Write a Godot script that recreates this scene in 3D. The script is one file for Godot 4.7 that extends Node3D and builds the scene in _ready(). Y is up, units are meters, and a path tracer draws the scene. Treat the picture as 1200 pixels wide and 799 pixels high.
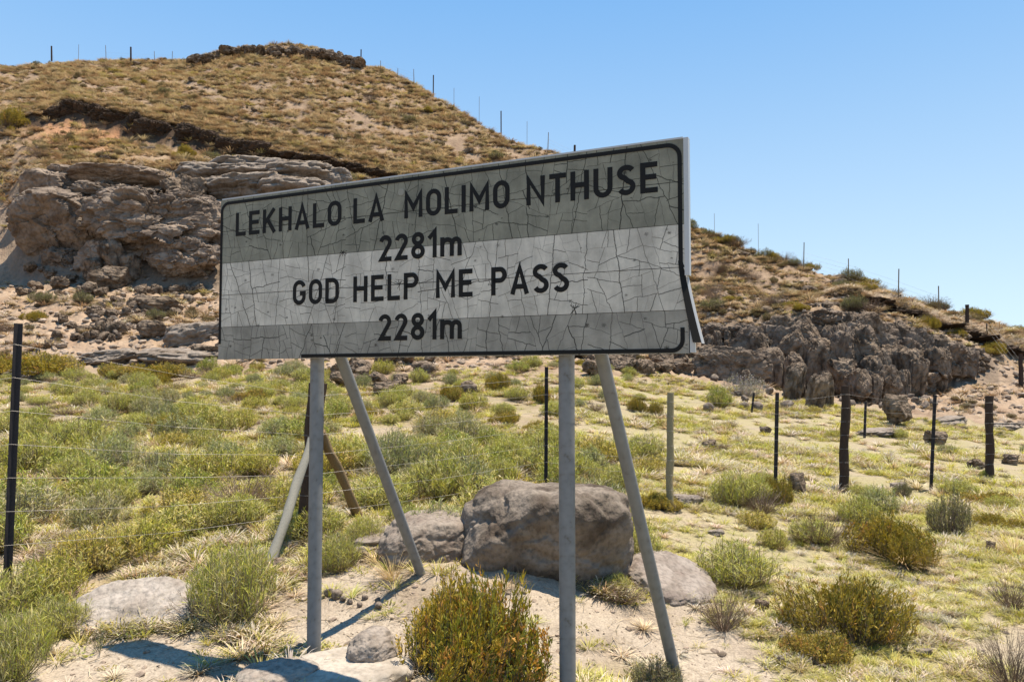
extends Node3D
# A pass-name road sign in front of a fenced, bush-dotted field at the foot of a dry rocky hill.
# World: y up, the viewer stands near the origin and looks along -z. Ground level near the sign is about y = 0.

const EYE := Vector3(0, 1.62, 0)
const PITCH := 2.687          # degrees, upwards
const FOCAL := 873.0          # of the 1200 x 799 photograph the measurements were taken on
const TO_SUN := Vector3(0.22, 0.965, -0.065)

var rng := RandomNumberGenerator.new()
var n_low := FastNoiseLite.new()
var n_mid := FastNoiseLite.new()
var n_fine := FastNoiseLite.new()
var n_patch := FastNoiseLite.new()
var n_rock := FastNoiseLite.new()
var n_crack := FastNoiseLite.new()
var n_block := FastNoiseLite.new()
var names := {}
var M := {}

# ------------------------------------------------------------------ measuring
func ray(px: float, py: float) -> Vector3:
	var t := deg_to_rad(PITCH)
	var u := (px - 600.0) / FOCAL
	var v := (399.5 - py) / FOCAL
	return Vector3(u, v * cos(t) + sin(t), -(cos(t) - v * sin(t)))

func pt(px: float, py: float, depth: float) -> Vector3:
	var r := ray(px, py)
	return EYE + r * (depth / -r.z)

func hit(px: float, py: float) -> Vector3:          # where the ground is along that line of sight
	var r := ray(px, py)
	r /= -r.z
	var d := 2.2
	var last := d
	while d < 95.0:
		var p := EYE + r * d
		if p.y < H(p.x, p.z):
			for k in 12:
				var m := (last + d) * 0.5
				var q := EYE + r * m
				if q.y < H(q.x, q.z): d = m
				else: last = m
			break
		last = d
		d *= 1.012
	var e := EYE + r * d
	return Vector3(e.x, H(e.x, e.z), e.z)

# ------------------------------------------------------------------ terrain
# Feature lines of the land. Near lines: [px, depth, y]; far lines: [px, py, depth].
const NEAR := [
	[[0, 2.0, 0.0], [600, 2.0, -0.03], [900, 2.0, -0.15], [1200, 2.0, -0.2]],
	[[0, 4.4, 0.05], [370, 4.4, 0.0], [500, 4.4, 0.02], [660, 4.4, -0.08], [800, 4.4, -0.16], [1000, 4.4, -0.18], [1200, 4.4, -0.13]],
	[[0, 5.5, 0.14], [200, 5.5, 0.10], [370, 5.5, 0.14], [490, 5.5, 0.25], [600, 5.5, 0.22], [750, 5.5, 0.06], [850, 5.5, -0.06], [1000, 5.5, -0.11], [1200, 5.5, -0.06]],
	[[0, 8.0, 0.36], [370, 8.0, 0.34], [640, 8.0, 0.30], [785, 8.0, 0.12], [1000, 8.0, -0.02], [1200, 8.0, -0.02]],
	[[0, 12.0, 0.85], [370, 12.0, 0.75], [640, 12.0, 0.62], [800, 12.0, 0.35], [1000, 12.0, 0.12], [1200, 12.0, 0.03]]]
const FAR := [
	[[-150, 437, 22], [0, 437, 22], [100, 434, 22], [250, 430, 21], [450, 440, 20], [600, 436, 21], [700, 430, 23], [850, 452, 24], [950, 468, 25], [1050, 482, 25], [1200, 502, 24], [1350, 515, 24]],
	[[-150, 330, 34], [0, 330, 34], [60, 335, 33], [160, 338, 33], [250, 345, 33], [330, 360, 31], [450, 400, 27], [600, 405, 27], [750, 405, 28.5], [820, 425, 29.5], [880, 445, 30], [950, 466, 29.6], [1020, 472, 29], [1090, 460, 29], [1150, 450, 29], [1200, 450, 29], [1350, 470, 29]],
	[[-150, 230, 39], [0, 235, 39], [30, 215, 38], [100, 194, 38], [200, 192, 38.5], [300, 196, 39], [400, 212, 39], [450, 228, 39], [560, 265, 38], [700, 310, 37], [800, 360, 35.5], [830, 378, 33.5], [900, 370, 32.2], [960, 364, 31.8], [1050, 376, 31.5], [1130, 404, 31], [1160, 420, 31], [1200, 440, 31], [1350, 462, 31]],
	[[-150, 152, 47], [0, 150, 47], [90, 150, 47], [200, 172, 46], [300, 187, 45], [400, 207, 44], [440, 214, 43.5], [560, 240, 43], [700, 280, 41], [800, 335, 38.5], [900, 358, 34.5], [1000, 358, 33], [1100, 394, 32.5], [1200, 428, 32.2], [1350, 450, 32]],
	[[-150, 142, 48], [0, 140, 48], [60, 130, 48], [90, 113, 48.2], [160, 126, 47.6], [240, 147, 47], [300, 163, 46], [380, 185, 45], [440, 205, 44.2], [560, 235, 44], [700, 275, 42], [800, 328, 40], [900, 350, 36], [1000, 349, 33.8], [1100, 379, 33.1], [1140, 392, 32.9], [1200, 412, 32.8], [1350, 435, 32.6]],
	[[-150, 60, 78], [0, 63, 78], [60, 66, 77], [150, 72, 75], [215, 73, 74], [235, 66, 73], [270, 57, 72], [320, 54, 72], [370, 56, 70], [420, 71, 67], [480, 95, 63], [540, 127, 59], [600, 160, 55], [650, 180, 52], [700, 205, 50], [810, 262, 45], [870, 286, 43], [940, 309, 41], [1000, 329, 40], [1060, 352, 38.5], [1130, 376, 37.5], [1200, 396, 37], [1350, 430, 37]]]
const PHI0 := -46.0
const PHI1 := 46.0
const NPHI := 369
const NR := 640
const R0 := 0.3
const R1 := 1500.0
var table_y := PackedFloat32Array()
var table_t := PackedFloat32Array()
var col_r := []            # for each azimuth, distance of each feature line

func lay_out_terrain() -> void:
	var lines := []
	for l in NEAR:
		var out := []
		for e in l:
			var x: float = (e[0] - 600.0) / FOCAL * e[1]
			out.append(Vector3(atan2(x, e[1]), Vector2(x, e[1]).length(), e[2]))
		lines.append(out)
	for l in FAR:
		var out := []
		for e in l:
			var p := pt(e[0], e[1], e[2])
			out.append(Vector3(atan2(p.x, -p.z), Vector2(p.x, p.z).length(), p.y))
		lines.append(out)
	var raw := PackedFloat32Array()
	raw.resize(NPHI * NR)
	table_t.resize(NPHI * NR)
	var step := log(R1 / R0) / (NR - 1)
	for i in NPHI:
		var phi := deg_to_rad(lerpf(PHI0, PHI1, float(i) / (NPHI - 1)))
		var rs := PackedFloat32Array()
		var ys := PackedFloat32Array()
		for l in lines:
			var k := 0
			while k < l.size() - 2 and l[k + 1].x < phi: k += 1
			var a: Vector3 = l[k]
			var b: Vector3 = l[k + 1]
			var f := clampf((phi - a.x) / (b.x - a.x), 0.0, 1.0)
			var r := lerpf(a.y, b.y, f)
			if rs.size() and r < rs[-1] + 0.5: r = rs[-1] + 0.5
			rs.append(r)
			ys.append(lerpf(a.z, b.z, f))
		rs.append(rs[-1] + 8.0); ys.append(ys[-1] - 1.2)
		rs.append(rs[-1] + 30.0); ys.append(ys[-1] - 9.0)
		rs.append(400.0); ys.append(-25.0)
		rs.append(R1 + 1.0); ys.append(-40.0)
		col_r.append(rs)
		var s := 0
		for j in NR:
			var r := R0 * exp(step * j)
			if r <= rs[0]:
				raw[i * NR + j] = lerpf(0.0, ys[0], r / rs[0])
				continue
			while s < rs.size() - 2 and rs[s + 1] < r: s += 1
			var f := (r - rs[s]) / (rs[s + 1] - rs[s])
			raw[i * NR + j] = lerpf(ys[s], ys[s + 1], f)
			table_t[i * NR + j] = s + f
	table_y = raw.duplicate()
	for i in NPHI:                                   # soften the joints, along and across
		for j in range(2, NR - 2):
			var a := maxi(i - 2, 0) * NR + j
			var b := mini(i + 2, NPHI - 1) * NR + j
			var c := i * NR + j
			var w := 0.25 if table_t[c] < 5.5 or table_t[c] > 9.5 else 0.12
			table_y[c] = raw[c] * (1.0 - 4.0 * w * 0.9) + w * 0.9 * (raw[c - 1] + raw[c + 1] + raw[a] + raw[b])

func look_up(table: PackedFloat32Array, phi: float, r: float) -> float:
	var fi := clampf((rad_to_deg(phi) - PHI0) / (PHI1 - PHI0), 0.0, 1.0) * (NPHI - 1.001)
	var fj := clampf(log(maxf(r, R0) / R0) / log(R1 / R0), 0.0, 1.0) * (NR - 1.001)
	var i := int(fi)
	var j := int(fj)
	var c := i * NR + j
	return lerpf(lerpf(table[c], table[c + 1], fj - j), lerpf(table[c + NR], table[c + NR + 1], fj - j), fi - i)

func zone(x: float, z: float) -> float:
	return look_up(table_t, atan2(x, -z), Vector2(x, z).length())

func H(x: float, z: float) -> float:
	var phi := atan2(x, -z)
	var r := Vector2(x, z).length()
	var y := look_up(table_y, phi, r)
	var w := smoothstep(1.0, 2.4, absf(phi))
	y = lerpf(y, -0.1, w)
	var far := smoothstep(8.0, 40.0, r)
	y += n_low.get_noise_2d(x, z) * lerpf(0.03, 0.55, far)
	y += n_mid.get_noise_2d(x, z) * lerpf(0.035, 0.22, far) * smoothstep(1.5, 4.0, r)
	if r > 18.0:
		y += absf(n_fine.get_noise_2d(x * 0.45, z * 0.45)) * 0.3 * smoothstep(18.0, 26.0, r)
	if r < 14.0:
		y += n_fine.get_noise_2d(x, z) * 0.02
	return y

func at_zone(phi_deg: float, t: float) -> Vector3:    # a point of the land: azimuth, and how far between which feature lines
	var i := clampi(int((phi_deg - PHI0) / (PHI1 - PHI0) * (NPHI - 1)), 0, NPHI - 1)
	var rs: PackedFloat32Array = col_r[i]
	var r := lerpf(rs[int(t)], rs[int(t) + 1], t - int(t))
	var a := deg_to_rad(phi_deg)
	return Vector3(sin(a) * r, H(sin(a) * r, -cos(a) * r), -cos(a) * r)

func bare(x: float, d: float) -> float:               # 1 on the bare sandy earth round the sign
	var a := Vector2((x + 0.35) / 1.55, (d - 4.95) / 1.0).length()
	var b := Vector2((x + 2.0) / 1.1, (d - 4.2) / 0.5).length()
	var c := Vector2((x - 1.2) / 0.45, (d - 4.9) / 0.8).length()
	var n := n_patch.get_noise_2d(x * 3.0, d * 3.0) * 0.5
	return 1.0 - smoothstep(0.75, 1.15, minf(minf(a, b), c) + n)

func mixc(a: Color, b: Color, t: float) -> Color:
	return a.lerp(b, clampf(t, 0.0, 1.0))

func land_color(x: float, z: float) -> Color:
	var t := zone(x, z)
	var d := -z
	var phi := atan2(x, d)
	var n := n_patch.get_noise_2d(x, z)
	var n2 := n_mid.get_noise_2d(x * 1.7 + 40.0, z * 1.7)
	var n3 := n_patch.get_noise_2d(x * 4.0 + 9.0, z * 4.0)
	var sand := mixc(Color(0.385, 0.318, 0.245), Color(0.25, 0.195, 0.14), n3 * 1.3 + n2 * 0.8 + 0.2)
	var soil := mixc(Color(0.37, 0.295, 0.205), Color(0.26, 0.195, 0.13), n2 * 0.9 + 0.4 + n3 * 0.5)
	var lawn := mixc(Color(0.33, 0.285, 0.15), Color(0.36, 0.29, 0.205), 0.45 + n3 * 0.9 + n2 * 0.3)
	var pale := mixc(Color(0.35, 0.258, 0.18), Color(0.25, 0.172, 0.115), n2 * 1.1 + 0.4 + n3 * 0.5)
	var hill := mixc(Color(0.30, 0.215, 0.14), Color(0.20, 0.137, 0.088), n2 * 0.9 + 0.4 + n3 * 0.4)
	var stone := mixc(Color(0.14, 0.11, 0.085), Color(0.22, 0.165, 0.12), n3 + 0.4)
	var c := soil
	if x > 0.9 and t < 4.9:
		c = mixc(c, lawn, smoothstep(0.9, 1.5, x))
	if x <= 0.9 and t < 4.9:
		c = mixc(c, Color(0.33, 0.285, 0.14), 0.15 + n3 * 0.7)
	c = mixc(c, sand, bare(x, d))
	c = mixc(c, pale, smoothstep(4.6, 5.05, t + n * 0.35))
	c = mixc(c, stone, smoothstep(5.93, 6.05, t) * (0.85 + n3 * 0.5) * (smoothstep(-0.62, -0.57, phi) if phi < -0.2 else 1.0 if phi > 0.24 and phi < 0.58 else 0.35))
	c = mixc(c, hill, smoothstep(6.85, 7.15, t + n * 0.1))
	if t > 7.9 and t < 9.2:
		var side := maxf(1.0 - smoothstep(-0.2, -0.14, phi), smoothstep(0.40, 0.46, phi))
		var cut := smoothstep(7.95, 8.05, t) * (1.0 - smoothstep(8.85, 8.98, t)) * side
		c = mixc(c, mixc(Color(0.06, 0.042, 0.03), Color(0.12, 0.075, 0.045), n3 * 1.2 + 0.3), cut)  # dark soil, made darker still to stand for the shaded undercut
	if t > 7.2 and t < 8.1 and phi < -0.45 and phi > -0.60:
		c = mixc(c, Color(0.40, 0.21, 0.11), 0.8 * smoothstep(7.2, 7.7, t) * smoothstep(-0.6, -0.55, phi) * (1.0 - smoothstep(-0.5, -0.45, phi)))
	if t > 9.0:
		c = mixc(c, mixc(Color(0.285, 0.205, 0.14), Color(0.19, 0.132, 0.09), n2 + 0.45 + n3 * 0.5), 0.8)
	return c

func build_land() -> void:
	var angles := PackedFloat32Array()
	var a := -180.0
	while a < 179.9:
		angles.append(a)
		a += 0.14 if a > -41.0 and a < 41.0 else 3.0
	var radii := PackedFloat32Array()
	var r := 0.06
	while r < 1500.0:
		radii.append(r)
		r *= 1.25 if r < 1.8 else 1.0115 if r < 82.0 else 1.2
	var na := angles.size()
	var nr := radii.size()
	var v := PackedVector3Array(); v.resize(na * nr)
	var nrm := PackedVector3Array(); nrm.resize(na * nr)
	var c := PackedColorArray(); c.resize(na * nr)
	for i in na:
		var s := sin(deg_to_rad(angles[i]))
		var k := cos(deg_to_rad(angles[i]))
		for j in nr:
			var x := s * radii[j]
			var z := -k * radii[j]
			v[i * nr + j] = Vector3(x, H(x, z), z)
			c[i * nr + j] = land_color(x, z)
	for i in na:
		for j in nr:
			var p := v[((i + 1) % na) * nr + j] - v[((i + na - 1) % na) * nr + j]
			var q := v[i * nr + mini(j + 1, nr - 1)] - v[i * nr + maxi(j - 1, 0)]
			nrm[i * nr + j] = p.cross(q).normalized()
			if nrm[i * nr + j].y < 0.0: nrm[i * nr + j] *= -1.0
	var parts := [PackedInt32Array(), PackedInt32Array()]
	for i in na:
		for j in nr - 1:
			var q := i * nr + j
			var w := ((i + 1) % na) * nr + j
			var m := (v[q] + v[w + 1]) * 0.5
			var ang: float = absf(angles[i])
			var which := 1 if ang < 60.0 and zone(m.x, m.z) > 5.0 else 0
			parts[which].append_array(PackedInt32Array([q, w + 1, w, q, q + 1, w + 1]))
	var called := ["ground", "hill"]
	for p in 2:
		var map := {}
		var idx := PackedInt32Array(); idx.resize(parts[p].size())
		var vv := PackedVector3Array()
		var nn := PackedVector3Array()
		var cc := PackedColorArray()
		for k in parts[p].size():
			var o: int = parts[p][k]
			if not map.has(o):
				map[o] = vv.size()
				vv.append(v[o]); nn.append(nrm[o]); cc.append(c[o])
			idx[k] = map[o]
		var arr := []
		arr.resize(Mesh.ARRAY_MAX)
		arr[Mesh.ARRAY_VERTEX] = vv; arr[Mesh.ARRAY_NORMAL] = nn; arr[Mesh.ARRAY_COLOR] = cc; arr[Mesh.ARRAY_INDEX] = idx
		var me := ArrayMesh.new()
		me.add_surface_from_arrays(Mesh.PRIMITIVE_TRIANGLES, arr)
		var o := shape(called[p], me, M.earth if p == 0 else M.hill)
		o.set_meta("kind", "structure")
		o.set_meta("label", ["sandy earth and thin grass of the roadside and field", "dry tan hillside rising behind the fenced field"][p])

# ------------------------------------------------------------------ nodes
func numbered(called: String) -> String:
	names[called] = names.get(called, -1) + 1
	return called if names[called] == 0 else "%s_%03d" % [called, names[called]]

func shape(called: String, mesh: Mesh, mat: Material, parent: Node = self) -> MeshInstance3D:
	var o := MeshInstance3D.new()
	o.name = numbered(called) if parent == self else called
	o.mesh = mesh
	if mat: o.material_override = mat
	parent.add_child(o, true)
	return o

func thing(called: String, where: Vector3, label: String, category: String, group := "") -> Node3D:
	var o := Node3D.new()
	o.name = numbered(called)
	o.position = where
	add_child(o)
	return tag(o, label, category, group)

func tag(o: Node3D, label: String, category: String, group := "") -> Node3D:
	o.set_meta("label", label)
	o.set_meta("category", category)
	if group: o.set_meta("group", group)
	return o

# ------------------------------------------------------------------ materials
func noise_tex(freq: float, seed_: int, size: int, ramp: Gradient, normal := 0.0, kind := FastNoiseLite.TYPE_SIMPLEX_SMOOTH, oct := 5) -> NoiseTexture2D:
	var n := FastNoiseLite.new()
	n.noise_type = kind
	n.seed = seed_
	n.frequency = freq
	n.fractal_octaves = oct
	var t := NoiseTexture2D.new()
	t.width = size; t.height = size
	t.seamless = true
	t.noise = n
	if normal > 0.0:
		t.as_normal_map = true
		t.bump_strength = normal
	elif ramp:
		t.color_ramp = ramp
	return t

func ramp(stops: Array) -> Gradient:
	var g := Gradient.new()
	var o := PackedFloat32Array()
	var c := PackedColorArray()
	for s in stops:
		o.append(s[0]); c.append(s[1])
	g.offsets = o; g.colors = c
	return g

func grey(v: float) -> Color:
	return Color(v, v, v).linear_to_srgb()

func mat(color: Color, rough: float, vertex := true) -> StandardMaterial3D:
	var m := StandardMaterial3D.new()
	m.albedo_color = color.linear_to_srgb()
	m.roughness = rough
	m.metallic_specular = 0.25
	m.vertex_color_use_as_albedo = vertex
	return m

func grainy(m: StandardMaterial3D, albedo: Texture2D, normal: Texture2D, scale_: float, strength: float) -> StandardMaterial3D:
	m.albedo_texture = albedo
	m.uv1_triplanar = true
	m.uv1_world_triplanar = true
	m.uv1_scale = Vector3.ONE * scale_
	if normal:
		m.normal_enabled = true
		m.normal_texture = normal
		m.normal_scale = strength
	return m

func make_materials() -> void:
	var speck := noise_tex(0.02, 3, 1024, ramp([[0.0, grey(0.62)], [0.35, grey(0.86)], [0.6, grey(1.0)], [1.0, grey(1.0)]]))
	var rockt := noise_tex(0.012, 5, 1024, ramp([[0.0, grey(0.45)], [0.4, grey(0.75)], [0.55, grey(0.95)], [1.0, grey(1.0)]]), 0.0, FastNoiseLite.TYPE_SIMPLEX_SMOOTH, 7)
	var bumps := noise_tex(0.02, 7, 1024, null, 12.0, FastNoiseLite.TYPE_SIMPLEX_SMOOTH, 6)
	var pits := noise_tex(0.014, 8, 1024, null, 16.0, FastNoiseLite.TYPE_SIMPLEX_SMOOTH, 7)
	M.earth = grainy(mat(Color(1, 1, 1), 0.95), speck, bumps, 0.9, 0.7)
	M.earth.detail_enabled = true
	M.earth.detail_blend_mode = BaseMaterial3D.BLEND_MODE_MUL
	M.earth.detail_albedo = noise_tex(0.03, 21, 512, ramp([[0.0, grey(0.6)], [0.45, grey(0.85)], [0.6, grey(1.0)], [1.0, grey(1.0)]]))
	M.earth.detail_uv_layer = BaseMaterial3D.DETAIL_UV_2
	M.earth.uv2_triplanar = true
	M.earth.uv2_world_triplanar = true
	M.earth.uv2_scale = Vector3.ONE * 3.1
	M.hill = grainy(mat(Color(1, 1, 1), 0.95), speck, bumps, 0.2, 1.0)
	M.rock = grainy(mat(Color(1, 1, 1), 0.9), rockt, pits, 0.35, 1.0)
	M.soil = grainy(mat(Color(1, 1, 1), 0.97), rockt, pits, 0.6, 1.0)
	M.near_rock = grainy(mat(Color(1, 1, 1), 0.9), rockt, pits, 1.6, 1.0)
	M.leaf = mat(Color(1, 1, 1), 0.7)
	M.leaf.backlight_enabled = true
	M.leaf.backlight = Color(0.8, 0.8, 0.45)
	M.straw = mat(Color(1, 1, 1), 0.75)
	M.straw.backlight_enabled = true
	M.straw.backlight = Color(0.7, 0.65, 0.5)
	M.twig = mat(Color(1, 1, 1), 0.9)
	var zinc := noise_tex(0.03, 12, 512, ramp([[0.0, grey(0.72)], [0.5, grey(0.9)], [1.0, grey(1.0)]]))
	var worn := noise_tex(0.012, 31, 512, ramp([[0.0, Color(0.72, 0.64, 0.56)], [0.2, grey(0.78)], [0.5, grey(0.9)], [1.0, grey(1.0)]]), 0.0, FastNoiseLite.TYPE_SIMPLEX_SMOOTH, 3)
	M.steel = grainy(mat(Color(0.215, 0.22, 0.225), 0.5, false), worn, null, 2.5, 0.0)
	M.steel.metallic = 0.1
	M.lip = mat(Color(0.46, 0.455, 0.45), 0.45, false)
	M.lip.metallic = 0.3
	M.black = mat(Color(0.013, 0.0125, 0.012), 0.6, false)
	M.iron = grainy(mat(Color(0.035, 0.032, 0.035), 0.6, false), zinc, null, 3.0, 0.0)
	M.wire = mat(Color(0.30, 0.28, 0.26), 0.5, false)
	M.wire.metallic = 0.5
	var grain := noise_tex(0.03, 15, 512, ramp([[0.0, grey(0.45)], [0.5, grey(0.8)], [1.0, grey(1.0)]]))
	M.dark_wood = grainy(mat(Color(0.075, 0.05, 0.037), 0.85, false), grain, null, 4.0, 0.0)
	M.dark_wood.uv1_scale = Vector3(9, 0.9, 9)
	M.brown_wood = grainy(mat(Color(0.25, 0.175, 0.095), 0.85, false), grain, null, 4.0, 0.0)
	M.pale_wood = grainy(mat(Color(0.36, 0.34, 0.285), 0.85, false), grain, null, 4.0, 0.0)
	M.pale_wood.uv1_scale = Vector3(14, 3, 14)
	M.green_wood = grainy(mat(Color(0.36, 0.30, 0.18), 0.85, false), grain, null, 4.0, 0.0)
	M.concrete = grainy(mat(Color(0.40, 0.35, 0.29), 0.95, false), speck, bumps, 1.3, 0.5)

# ------------------------------------------------------------------ triangle soups
class Soup:
	var v := PackedVector3Array()
	var c := PackedColorArray()
	func tri(p: Vector3, q: Vector3, r: Vector3, col: Color) -> void:
		v.append(p); v.append(q); v.append(r)
		c.append(col); c.append(col); c.append(col)
	func leaf(p: Vector3, dir: Vector3, side: Vector3, l: float, w: float, col: Color) -> void:
		var m := p + dir * l * 0.55
		var t := p + dir * l
		tri(p, m + side * w * 0.5, m - side * w * 0.5, col)
		tri(m + side * w * 0.5, t, m - side * w * 0.5, col)
	func stick(p: Vector3, q: Vector3, w: float, col: Color) -> void:   # a three-sided twig
		var d := (q - p).normalized()
		var a := d.cross(Vector3(0.31, 0.2, 0.93)).normalized()
		var b := d.cross(a)
		var e := [a, a * -0.5 + b * 0.87, a * -0.5 - b * 0.87]
		for k in 3:
			var m: Vector3 = e[k]
			var n: Vector3 = e[(k + 1) % 3]
			tri(p + m * w, q + m * w * 0.4, p + n * w, col)
			tri(p + n * w, q + m * w * 0.4, q + n * w * 0.4, col)
	func blade(p: Vector3, dir: Vector3, out: Vector3, l: float, w: float, bend: float, col: Color, tip: Color) -> void:
		var side := dir.cross(out).normalized() * w * 0.5
		var p1 := p + dir * l * 0.4 + out * bend * l * 0.12
		var p2 := p + dir * l * 0.75 + out * bend * l * 0.42
		var p3 := p + dir * l * (1.0 - 0.25 * bend) + out * bend * l * 0.8
		tri(p - side, p1 - side, p + side, col)
		tri(p + side, p1 - side, p1 + side, col)
		tri(p1 - side, p2 - side * 0.7, p1 + side, col)
		tri(p1 + side, p2 - side * 0.7, p2 + side * 0.7, tip)
		tri(p2 - side * 0.7, p3, p2 + side * 0.7, tip)
	func mesh() -> ArrayMesh:
		var arr := []
		arr.resize(Mesh.ARRAY_MAX)
		arr[Mesh.ARRAY_VERTEX] = v
		arr[Mesh.ARRAY_COLOR] = c
		var m := ArrayMesh.new()
		m.add_surface_from_arrays(Mesh.PRIMITIVE_TRIANGLES, arr)
		return m

func rnd(a: float, b: float) -> float:
	return rng.randf_range(a, b)

func rdir(up: float) -> Vector3:
	var a := rnd(0, TAU)
	var e := rnd(up, 1.0)
	return Vector3(cos(a) * sqrt(1.0 - e * e), e, sin(a) * sqrt(1.0 - e * e))

func vary(c: Color, k: float) -> Color:
	var m := 1.0 + rnd(-k, k)
	return Color(c.r * m * (1.0 + rnd(-k, k) * 0.4), c.g * m, c.b * m * (1.0 + rnd(-k, k) * 0.5))

# A bush one metre wide and one metre high: [foliage, twigs]
func bush(stems: int, leaves: int, leaf_l: float, leaf_w: float, cols: Array, twig: Color, tips: Color, tip_share: float, spread := 0.8, dead := 0.0) -> Array:
	var f := Soup.new()
	var t := Soup.new()
	var lumps := []
	for k in 7:
		lumps.append([rnd(0, TAU), rnd(0.75, 1.08), rnd(0.0, 1.0)])
	for s in stems:
		var a := rnd(0, TAU)
		var rad := sqrt(rng.randf()) * 0.5
		var lump: float = 0.9
		for l in lumps:
			var near: float = absf(angle_difference(a, l[0])) + absf(rad * 2.0 - l[2])
			if near < 0.8: lump = l[1]
		var out := Vector3(cos(a), 0, sin(a))
		var top := out * rad * 0.98 * lump + Vector3.UP * sqrt(maxf(0.02, 1.0 - pow(rad * 2.0, 2.2) * spread)) * rnd(0.7, 1.0) * lump
		var foot := out * rad * 0.35
		var is_dead := rng.randf() < dead
		var stem_col := vary(twig, 0.25)
		var knee := foot.lerp(top, 0.5) + out * rad * 0.25 + Vector3(rnd(-0.03, 0.03), 0, rnd(-0.03, 0.03))
		t.stick(foot, knee, 0.006, stem_col)
		t.stick(knee, top, 0.004, stem_col)
		if is_dead:
			for k in 5:
				var p := knee.lerp(top, rng.randf())
				t.stick(p, p + (rdir(0.0) + Vector3.UP * 0.5).normalized() * 0.12, 0.0025, stem_col)
			continue
		var c0: Color = cols[rng.randi() % cols.size()]
		if rng.randf() < tip_share: c0 = tips
		for k in leaves:
			var g := pow(rng.randf(), 0.6)
			var p := foot.lerp(knee, g * 2.0) if g < 0.5 else knee.lerp(top, g * 2.0 - 1.0)
			var d := ((top - knee).normalized() * rnd(0.6, 1.4) + rdir(-1.0) * 0.75).normalized()
			var side := d.cross(rdir(-1.0)).normalized()
			f.leaf(p + rdir(-1.0) * 0.012, d, side, leaf_l * rnd(0.6, 1.3), leaf_w * rnd(0.7, 1.2), vary(c0, 0.22))
	return [f, t]

# a shrub grown of several clumps, some tall and some low, with hollows between them
func clumped(n: int, stems: int, leaves: int, leaf_l: float, leaf_w: float, cols: Array, twig: Color, tips: Color, tip_share: float) -> Array:
	var f := Soup.new()
	var t := Soup.new()
	for k in n:
		var a := rnd(0, TAU)
		var rad := sqrt((k + 0.3) / n) * 0.38
		var s := rnd(0.34, 0.56) if n > 8 else rnd(0.5, 0.72)
		var one := [cols[rng.randi() % cols.size()], cols[rng.randi() % cols.size()], cols[rng.randi() % cols.size()]]
		var b := bush(stems, leaves, leaf_l, leaf_w, one, twig, tips, tip_share * (3.0 if rng.randf() < 0.25 else 0.5), 0.75, 0.06)
		var high := rnd(0.58, 1.02) * (1.0 - rad * rad * 1.5)
		var m := Transform3D(Basis.from_euler(Vector3(sin(a) * -rad * 0.9, 0, cos(a) * -rad * 0.9)) * Basis.from_scale(Vector3(s, high, s)), Vector3(cos(a) * rad, 0, sin(a) * rad))
		for p in [[b[0], f], [b[1], t]]:
			for v in p[0].v: p[1].v.append(m * v)
			p[1].c.append_array(p[0].c)
	return [f, t]

func joined(a: Array) -> ArrayMesh:
	var s := Soup.new()
	for p in a:
		s.v.append_array(p.v)
		s.c.append_array(p.c)
	return s.mesh()

func twig_bush(sticks: int, col: Color) -> Soup:
	var t := Soup.new()
	for s in sticks:
		var d := (rdir(0.25) + Vector3.UP * 0.35).normalized()
		var l := rnd(0.55, 1.0)
		var foot := Vector3(d.x, 0, d.z) * 0.1
		var p := foot
		var cc := vary(col, 0.3)
		for k in 3:
			var q := p + (d + rdir(-1.0) * 0.22).normalized() * l * 0.34
			q.x = clampf(q.x, -0.55, 0.55); q.z = clampf(q.z, -0.55, 0.55)
			t.stick(p, q, 0.007 - 0.0018 * k, cc)
			if k > 0:
				for b in 3:
					var o := p.lerp(q, rng.randf())
					t.stick(o, o + (d + rdir(-1.0) * 0.7).normalized() * rnd(0.06, 0.16), 0.003, cc)
			p = q
	return t

func tussock(blades: int, low: Color, high: Color, upright: float, w: float) -> Soup:
	var s := Soup.new()
	for k in blades:
		var d := (rdir(upright)).normalized()
		var out := Vector3(d.x, 0, d.z).normalized()
		var c := vary(low.lerp(high, rng.randf()), 0.2)
		s.blade(out * rnd(0.0, 0.16) + Vector3(0, -0.03, 0), d, out, rnd(0.55, 1.0), w * rnd(0.7, 1.3), rnd(0.2, 0.9), c, c.lerp(high, 0.4))
	return s

func scatter(called: String, label: String, mesh: Mesh, material: Material, places: Array, tints: Array) -> void:
	if places.is_empty(): return
	var mm := MultiMesh.new()
	mm.transform_format = MultiMesh.TRANSFORM_3D
	mm.use_colors = true
	mm.mesh = mesh
	mm.instance_count = places.size()
	for k in places.size():
		mm.set_instance_transform(k, places[k])
		mm.set_instance_color(k, tints[k])
	var o := MultiMeshInstance3D.new()
	o.name = numbered(called)
	o.multimesh = mm
	o.material_override = material
	o.set_meta("kind", "stuff")
	o.set_meta("label", label)
	add_child(o)

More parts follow.
